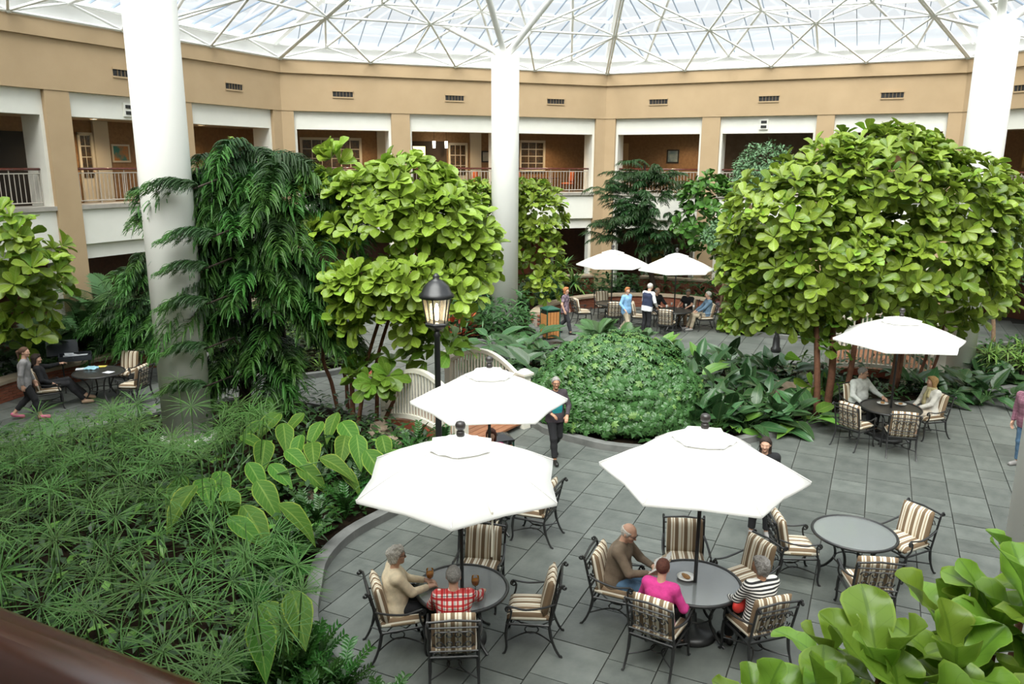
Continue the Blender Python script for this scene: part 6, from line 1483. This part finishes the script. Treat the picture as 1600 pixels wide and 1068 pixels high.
# croton, palms
CR = [leaf('croton_leaf', [(0, .04), (.3, .17), (.65, .19), (1, .01)], 1, m_cro, .12, .2, 0, 2)]
t = thing('croton', 'orange and red croton beside the lit lamp post', 'shrub', G(708, 530)); p0 = t.location
for i in range(150):
    nv = rnd_dir(rr); nv.z = abs(nv.z); p = V(nv.x*.95, nv.y*.55, .15+nv.z*.95); put('leaf', CR[0], orient(p*rr.uniform(.7, 1), (nv+V(0, 0, .5)).normalized(), V(0, 0, 1), rr.uniform(.2, .32)), t)
mb = MB(); [mb.tube([(0, 0, 0), (math.cos(a)*.5, math.sin(a)*.3, .6)], .015, 4) for a in range(7)]; mb.build('stem', m_barkd, t)
t = thing('bromeliad', 'small red and green bromeliad among the fig stems', 'plant', D(588, 533, 20.5)*1.0); t.location.z = 0
for j in range(16): a = j*2.4; put('leaf', CR[0] if j % 2 else PB[0], orient(V(0, 0, .0), V(math.cos(a), math.sin(a), .8), V(0, 0, 1), .5), t)
def palm_frond(name, m, seed):
    r = random.Random(seed); mb = MB(); mb.uv = []; st = [V(0, u, .75*u-.75*u*u) for u in [i/10 for i in range(11)]]
    for i in range(26):
        u = .12+.88*i/25; k = min(int(u*10), 9); p = st[k].lerp(st[k+1], u*10-k)
        for sd in (-1, 1):
            d = V(sd, .9, -.15).normalized(); s = .42*math.sin(PI*min(.98, .12+u*.85))*r.uniform(.85, 1.1)+.05; b = len(mb.v); w_ = d.cross(V(0, 0, 1)).normalized()*.018
            for q, ww in ((0, .3), (.4, 1), (.8, .7), (1, .05)): c = p+d*s*q-V(0, 0, .22*s*q*q); mb.v += [tuple(c-w_*ww), tuple(c+w_*ww)]; mb.uv += [(.3, q), (.7, q)]
            for q in range(3): mb.f.append((b+2*q, b+2*q+1, b+2*q+3, b+2*q+2))
    b = len(mb.v); mb.tube(st, .010, 4); mb.uv += [(.5, .5)]*(len(mb.v)-b); return mb.mesh(name, m, True)
PF = [palm_frond('palm_frond', m_drad, i) for i in range(2)]
def palm(label, p, n, size, zt, group=None):
    t = thing('palm', label, 'palm', (p.x, p.y, .05), 0, group); mb = MB()
    for k in range(3): mb.tube([(.1*k-.1, .05*k, 0), (.2*k-.2, .08*k, zt*.7)], .025, 5)
    mb.build('stem', m_stem, t)
    for j in range(n): a = j*2.4; el = rr.uniform(.1, 1.3); put('frond', PF[j % 2], orient(V(.1*math.cos(a), .1*math.sin(a), zt*rr.uniform(.25, .8)), V(math.cos(a)*math.cos(el), math.sin(a)*math.cos(el), math.sin(el)), V(0, 0, 1), size*rr.uniform(.8, 1.15)), t)
for lb, px, py, Y, n, sz, zt in (('feathery palm against the far left pillar', 118, 470, 21.4, 14, 1.2, 1.8), ('feathery palm in front of the dark far left window', 175, 470, 22.2, 14, 1.3, 2.0), ('feathery palm between the left-edge fig and the brick wall', 66, 520, 20.0, 12, .9, 1.2), ('feathery palm behind the armchair by the brick wall', 140, 520, 21.6, 12, 1.1, 1.0), ('feathery palm behind the half-hidden conifer', 215, 480, 23.0, 12, 1.2, 1.5),
    ('feathery palm beside the bridge rail post', 745, 560, 19.8, 10, .6, .5), ('grassy palm above the round bush near the far bin', 935, 500, 24.4, 16, .75, .35), ('grassy palm above the round bush beside the light blue walker', 975, 506, 24.0, 14, .6, .35), ('grassy palm behind the round bush below the waistcoat', 1005, 505, 24.3, 10, .5, .5), ('little palm frond tuft at the bottom of the papyrus bed', 455, 1030, 7.7, 7, .55, .35)):
    palm(lb, D(px, py, Y), n, sz, zt)
# --- strap-leaved planting along the far walls and loose undergrowth (nobody could count it)
UL = leaf('low_leaf', ell3, 1, m_under, .15, .2, 0, 2); UG = leaf('low_leaf', ell3, 1, m_philb, .15, .2, 0, 2); US = leaf('low_strap', strap, 1, m_drad, .1, .4, 0, 2)
def undergrowth(label, bed, n, zmax, size, mix, area=None, seed=1, hold=0):
    r = random.Random(seed); S = Scatter(); poly = SP[bed] if area is None else area; xs = [p[0] for p in poly]; ys = [p[1] for p in poly]; k = 0; guard = 0
    while k < n and guard < n*30:
        guard += 1; x, y = r.uniform(min(xs), max(xs)), r.uniform(min(ys), max(ys))
        if not inside((x, y), poly) or (hold and not all(inside((x+dx, y+dy), poly) for dx, dy in ((hold, 0), (-hold, 0), (0, hold), (0, -hold)))): continue
        if any((x-cx_)**2+(y-cy_)**2 < .36 for (cx_, cy_), _ in COLS): continue
        z = .08+r.random()**1.3*zmax*(.6+.8*abs(mnoise.noise(V(x*.9, y*.9, 3)))); dr = rnd_dir(r); dr.z = r.uniform(-.3, .7); S.add(r.choices(mix[0], mix[1])[0], orient(V(x, y, z), dr, V(0, -.2, 1), size*r.uniform(.6, 1.4))); k += 1
    o = S.build('undergrowth'); tag(o, label, 'plants')
undergrowth('low dark green undergrowth under the papyrus', 'A', 12000, .75, .17, ([UL, UG, US], [8, 1, 2]), seed=1, hold=.22)
undergrowth('low dark undergrowth around the round bush', 'B', 4200, .45, .20, ([UL, US], [4, 1]), seed=2, hold=.25)
undergrowth('dark planting behind the far kerb', 'D', 3000, 1.3, .30, ([UL, US, UG], [3, 3, 1]), seed=3, hold=.25)
undergrowth('dark strap-leaved planting around the middle column and far seat wall', 'E', 5200, 1.35, .34, ([UL, US], [2, 3]), seed=4, hold=.3)
undergrowth('dark planting behind the drooping conifer', 'F', 4500, 1.5, .26, ([UL, US, UG], [4, 2, 1]), seed=5, hold=.25)
undergrowth('dark planting behind the left-hand brick seat wall', 'G', 3600, 1.6, .28, ([UL, US], [3, 2]), seed=6, hold=.2)
# ------------------------------------------------------------------ upper-floor corridor: doors, windows, pictures, lights
m_frame = mat('cream_joinery', (.62, .58, .48), .5)
m_glassd = mat('dark_shop_glass', (.03, .03, .028), .15, (.10, .06, .03), 12)
m_gold = mat('gilt_frame', (.30, .17, .06), .5)
m_down = emit('downlight', (1, .78, .50), 14)
def wpx(k, x0, y0, x1, y1, off):
    s0, z0 = facet_s(x0, (y0+y1)/2, k, off); s1, _ = facet_s(x1, (y0+y1)/2, k, off); za = facet_s((x0+x1)/2, y1, k, off)[1]; zb = facet_s((x0+x1)/2, y0, k, off)[1]; return min(s0, s1), max(s0, s1), za, zb
OFF = 3.7
def slab(k, s0, s1, z0, z1, o0, o1, name, m, par=None):
    b = MB(); fbox(b, k, s0, s1, OFF-o1, OFF-o0, z0, z1, False); return b.build(name, m, par)
def glazed(k, px, label, cols, rows, kind='window', m=m_glassd, full=False):
    s0, s1, z0, z1 = wpx(k, *px, OFF); z0 = 4.4 if full else max(z0, 4.42)
    o = slab(k, s0+.02, s1-.02, z0+.02, z1-.02, .0, .03, kind, m_frame); n_ = [x for x in bpy.data.objects if x.name.startswith(kind+'_')]; o.name = f'{kind}_{len(n_)+1}'; o['kind'] = 'structure'; o['label'] = label
    t = .09
    for a, b, c, d in ((s0, s0+t, z0, z1), (s1-t, s1, z0, z1), (s0, s1, z1-t, z1), (s0, s1, z0, z0+t)): slab(k, a, b, c, d, .03, .08, 'frame', m_frame, o)
    zb = z0+t if kind == 'window' else z0+.8
    w_, h_ = (s1-s0-2*t)/cols, (z1-t-zb)/rows
    for i in range(cols):
        for j in range(rows): slab(k, s0+t+w_*i+.02, s0+t+w_*(i+1)-.02, zb+h_*j+.02, zb+h_*(j+1)-.02, .031, .05, 'pane', m, o)
    if kind == 'door':
        h = MB(); p = FP(k, s1-t-.02, OFF-.11, z0+1.0); h.ball(p, .035, 8, 5); h.build('door_handle', m_gold, o, True)
def picture(k, px, label, m, fm=m_gold):
    s0, s1, z0, z1 = wpx(k, *px, OFF); t = thing('framed_picture', label, 'picture', FP(k, (s0+s1)/2, OFF, z0)); L = t.location
    def b(a, c, d, e, o0, o1, nm, mm_):
        q = MB(); fbox(q, k, a, c, OFF-o1, OFF-o0, d, e, False); q.v = [tuple(Vector(v)-L) for v in q.v]; q.build(nm, mm_, t)
    b(s0+.05, s1-.05, z0+.05, z1-.05, .005, .03, 'print', m)
    for a, c, d, e in ((s0, s0+.06, z0, z1), (s1-.06, s1, z0, z1), (s0+.06, s1-.06, z0, z0+.06), (s0+.06, s1-.06, z1-.06, z1)): b(a, c, d, e, .0, .045, 'frame', fm)
def pilaster(k, x0, x1, y): s0, s1, _, _ = wpx(k, x0, y-5, x1, y+5, OFF); o = slab(k, s0, s1, 4.4, 7.12, 0, .10, 'trim', m_frame); o.name = 'trim_pilaster'; o['kind'] = 'structure'; o['label'] = 'cream pilaster on the corridor wall'
glazed(1, (118, 214, 142, 275), 'cream glazed door on the far left corridor', 2, 4, 'door', full=True)
pilaster(1, 143, 166, 240); pilaster(0, 586, 602, 240); pilaster(0, 731, 748, 240); pilaster(0, 760, 768, 240)
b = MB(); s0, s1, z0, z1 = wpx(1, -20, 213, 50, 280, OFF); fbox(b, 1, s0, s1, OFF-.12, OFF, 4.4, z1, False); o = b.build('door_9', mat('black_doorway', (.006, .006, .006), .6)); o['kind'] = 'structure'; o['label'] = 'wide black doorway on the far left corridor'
picture(1, (171, 232, 199, 260), 'landscape picture with orange and teal swirls on the wood wall', mat('picture_swirl', (.04, .22, .20), .6, (.55, .22, .06), 1.6, lo=.42, hi=.55), m_frame)
glazed(0, (466, 218, 562, 268), 'wide cream-framed window on the far corridor', 6, 3)
picture(0, (587, 238, 601, 258), 'small gold-framed notice on the pale pilaster', mat('notice_gold', (.45, .33, .10), .6, (.55, .42, .18), 8))
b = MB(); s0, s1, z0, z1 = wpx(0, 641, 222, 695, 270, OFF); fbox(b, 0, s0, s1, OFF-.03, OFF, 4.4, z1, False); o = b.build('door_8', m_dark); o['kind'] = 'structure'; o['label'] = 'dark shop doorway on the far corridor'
b = MB(); s0, s1, z0, z1 = wpx(0, 642, 230, 661, 249, OFF); fbox(b, 0, s0, s1, OFF-.05, OFF-.031, z0, z1, False); o = b.build('window_8', emit('lit_blind', (1, .78, .45), 1.6)); o['kind'] = 'structure'; o['label'] = 'lit window blind inside the shop'
for x in (675, 694):
    s0, z0 = facet_s(x, 227, 0, OFF-.5); t = thing('pendant_lamp', f'{"first" if x == 675 else "second"} small hanging pendant lamp in the shop doorway', 'lamp', FP(0, s0, OFF-.5, z0-.15), 0, 'pendant lamps')
    m = MB(); m.lathe([(.06, 0), (.07, .30)], 10); m.build('shade', emit('pendant_glow', (1, .9, .7), 5), t, True); m = MB(); m.tube([(0, 0, .3), (0, 0, 7.12-(z0-.15))], .008, 4); m.build('cord', m_slot, t)
glazed(0, (697, 224, 727, 270), 'cream glazed double door of the shop', 3, 3, 'door', full=True)
picture(0, (749, 236, 763, 254), 'small grey picture beside the middle column', mat('picture_grey', (.30, .32, .30), .6, (.5, .5, .45), 3), m_slot)
glazed(0, (808, 219, 848, 268), 'cream-framed window with small panes right of the middle column', 3, 4)
picture(7, (1039, 231, 1058, 252), 'dark-framed blue picture above the far conifer', mat('picture_blue', (.12, .20, .24), .5, (.35, .42, .42), 3), m_slot)
picture(6, (1593, 228, 1612, 256), 'gold-framed picture at the right edge', mat('picture_ochre', (.45, .28, .10), .6, (.55, .38, .16), 4))
b = MB(); s0, s1, z0, z1 = wpx(7, 966, 222, 979, 262, OFF); fbox(b, 7, s0, s1, OFF-.05, OFF, 4.4, z1, False); o = b.build('door_7', mat('tan_door', (.48, .33, .17), .6)); o['kind'] = 'structure'; o['label'] = 'tan door beyond the far conifer'
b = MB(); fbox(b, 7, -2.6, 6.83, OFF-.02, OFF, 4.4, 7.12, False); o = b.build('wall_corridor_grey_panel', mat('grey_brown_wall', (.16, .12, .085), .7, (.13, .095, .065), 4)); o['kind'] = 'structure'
# fire alarm boxes on the white fascias, downlights in the ceiling
for k, x, y, lb in ((1, 196, 178, 'small fire-alarm box on the fascia beside the thick column'), (7, 1190, 190, 'small fire-alarm box on the fascia above the clipped ficus')):
    s, z = facet_s(x, y, k, .12); t = thing('alarm_box', lb, 'alarm', FP(k, s, .13, z))
    for dz, mm_, w_ in ((0, m_white, .17), (.09, m_slot, .11), (-.09, m_slot, .11)):
        q = MB(); fbox(q, k, s-w_, s+w_, .06 if mm_ is m_slot else .08, .14, z+dz-(.05 if mm_ is m_slot else .20), z+dz+(.05 if mm_ is m_slot else .20), False); q.v = [tuple(Vector(v)-t.location) for v in q.v]; q.build('lens' if mm_ is m_slot else 'housing', mm_, t)
for k in (0, 1, 7, 6, 2):
    for bi, (s0, s1) in enumerate(BAYS):
        if (k == 7 and bi == 1) or (k == 2 and bi < 2) or (k == 6 and bi > 0) or (k == 1 and bi == 0): continue
        names = {0: 'far', 1: 'far left', 2: 'left', 6: 'right', 7: 'far right'}; cs = (s0+s1)/2
        t = thing('downlight', f'round ceiling downlight, {ordinal(bi)} bay of the {names[k]} corridor', 'lamp', FP(k, cs+.6, 2.3, 7.10), 0, 'corridor downlights')
        q = MB(); q.lathe([(.11, 0), (.11, .02)], 14); q.build('lens', m_down, t); q = MB(); q.torus((0, 0, .005), .12, .015, 16, 5); q.build('ring', m_white, t)
        ld = bpy.data.lights.new('downlight_glow', 'SPOT'); ld.energy = 260 if k != 7 else 200; ld.color = (1, .72, .42); ld.spot_size = math.radians(150); ld.spot_blend = .8; ld.shadow_soft_size = .12
        lo_ = bpy.data.objects.new('downlight_glow', ld); COL.objects.link(lo_); lo_.parent = t; lo_.location = (0, 0, -.03)
# upholstered chairs and table on the far balcony
m_or = mat('orange_upholstery', (.48, .12, .04), .85, (.40, .09, .03), 12); m_cw = mat('dark_chair_wood', (.10, .035, .018), .4)
def side_chair(loc, rz, label):
    t = thing('side_chair', label, 'chair', loc, rz, 'orange side chairs on the far balcony')
    p = rounded_pad(.46, .46, .09); obj('seat', p.mesh('seat', m_or, True), t, (0, 0, .46)); p = rounded_pad(.42, .5, .06); obj('backrest', p.mesh('backrest', m_or, True), t, (0, -.22, .78), (math.radians(98), 0, 0))
    for x in (-1, 1):
        for y in (-1, 1): m = MB(); m.tube([(x*.2, y*.2, 0), (x*.2, y*.2-(.05 if y < 0 else 0), .44 if y > 0 else 1.0)], .018, 5); m.build('leg', m_cw, t)
for i, (x, k, rz, lb) in enumerate(((672, 0, 1.0, 'orange side chair behind the railing above the left fig'), (733, 0, -1.2, 'orange side chair by the shop door behind the railing'), (815, 0, .9, 'orange side chair just right of the middle column'), (884, 0, -1.4, 'orange side chair facing the balcony table right of the middle column'))):
    s, _ = facet_s(x, 280, k, 2.0); side_chair(FP(k, s, 2.0, 4.40), rz+fa(k)-PI/2+PI, lb)
s, _ = facet_s(850, 280, 0, 2.0); t = thing('balcony_table', 'dark table behind the far railing right of the middle column', 'table', FP(0, s, 2.0, 4.40), fa(0)-PI/2)
m = MB(); m.box((0, 0, .72), (1.0, .7, .04)); m.build('table_top', m_cw, t)
for x in (-1, 1):
    for y in (-1, 1): m = MB(); m.tube([(x*.44, y*.3, 0), (x*.44, y*.3, .7)], .025, 5); m.build('leg', m_cw, t)
# ground-floor openings glimpsed between the trees
m_warm = mat('orange_brown_ground_wall', (.28, .075, .03), .7, (.22, .055, .025), 4); m_och = mat('ochre_ground_wall', (.42, .27, .07), .8)
for k, a, bb, mm_, nm in ((0, 3.6, 5.6, m_warm, 'warm'), (7, -3.4, -2.2, m_och, 'ochre'), (7, -5.5, -4.6, m_och, 'ochre'), (7, -1.6, 2.0, m_warm, 'warm'), (0, -1.5, 1.0, m_warm, 'warm'), (7, 3.0, 6.3, m_warm, 'warm')):
    b = MB(); fbox(b, k, a, bb, 2.9, 3.0, .6, 2.95, False); o = b.build('wall_ground_panel', mm_); o['kind'] = 'structure'; o['label'] = f'{nm} coloured wall panel seen through a ground-floor opening'
    for e in (a, bb): q = MB(); fbox(q, k, e-.07, e+.07, 2.84, 2.95, 0, 2.96, False); q.build('frame', m_white, o)
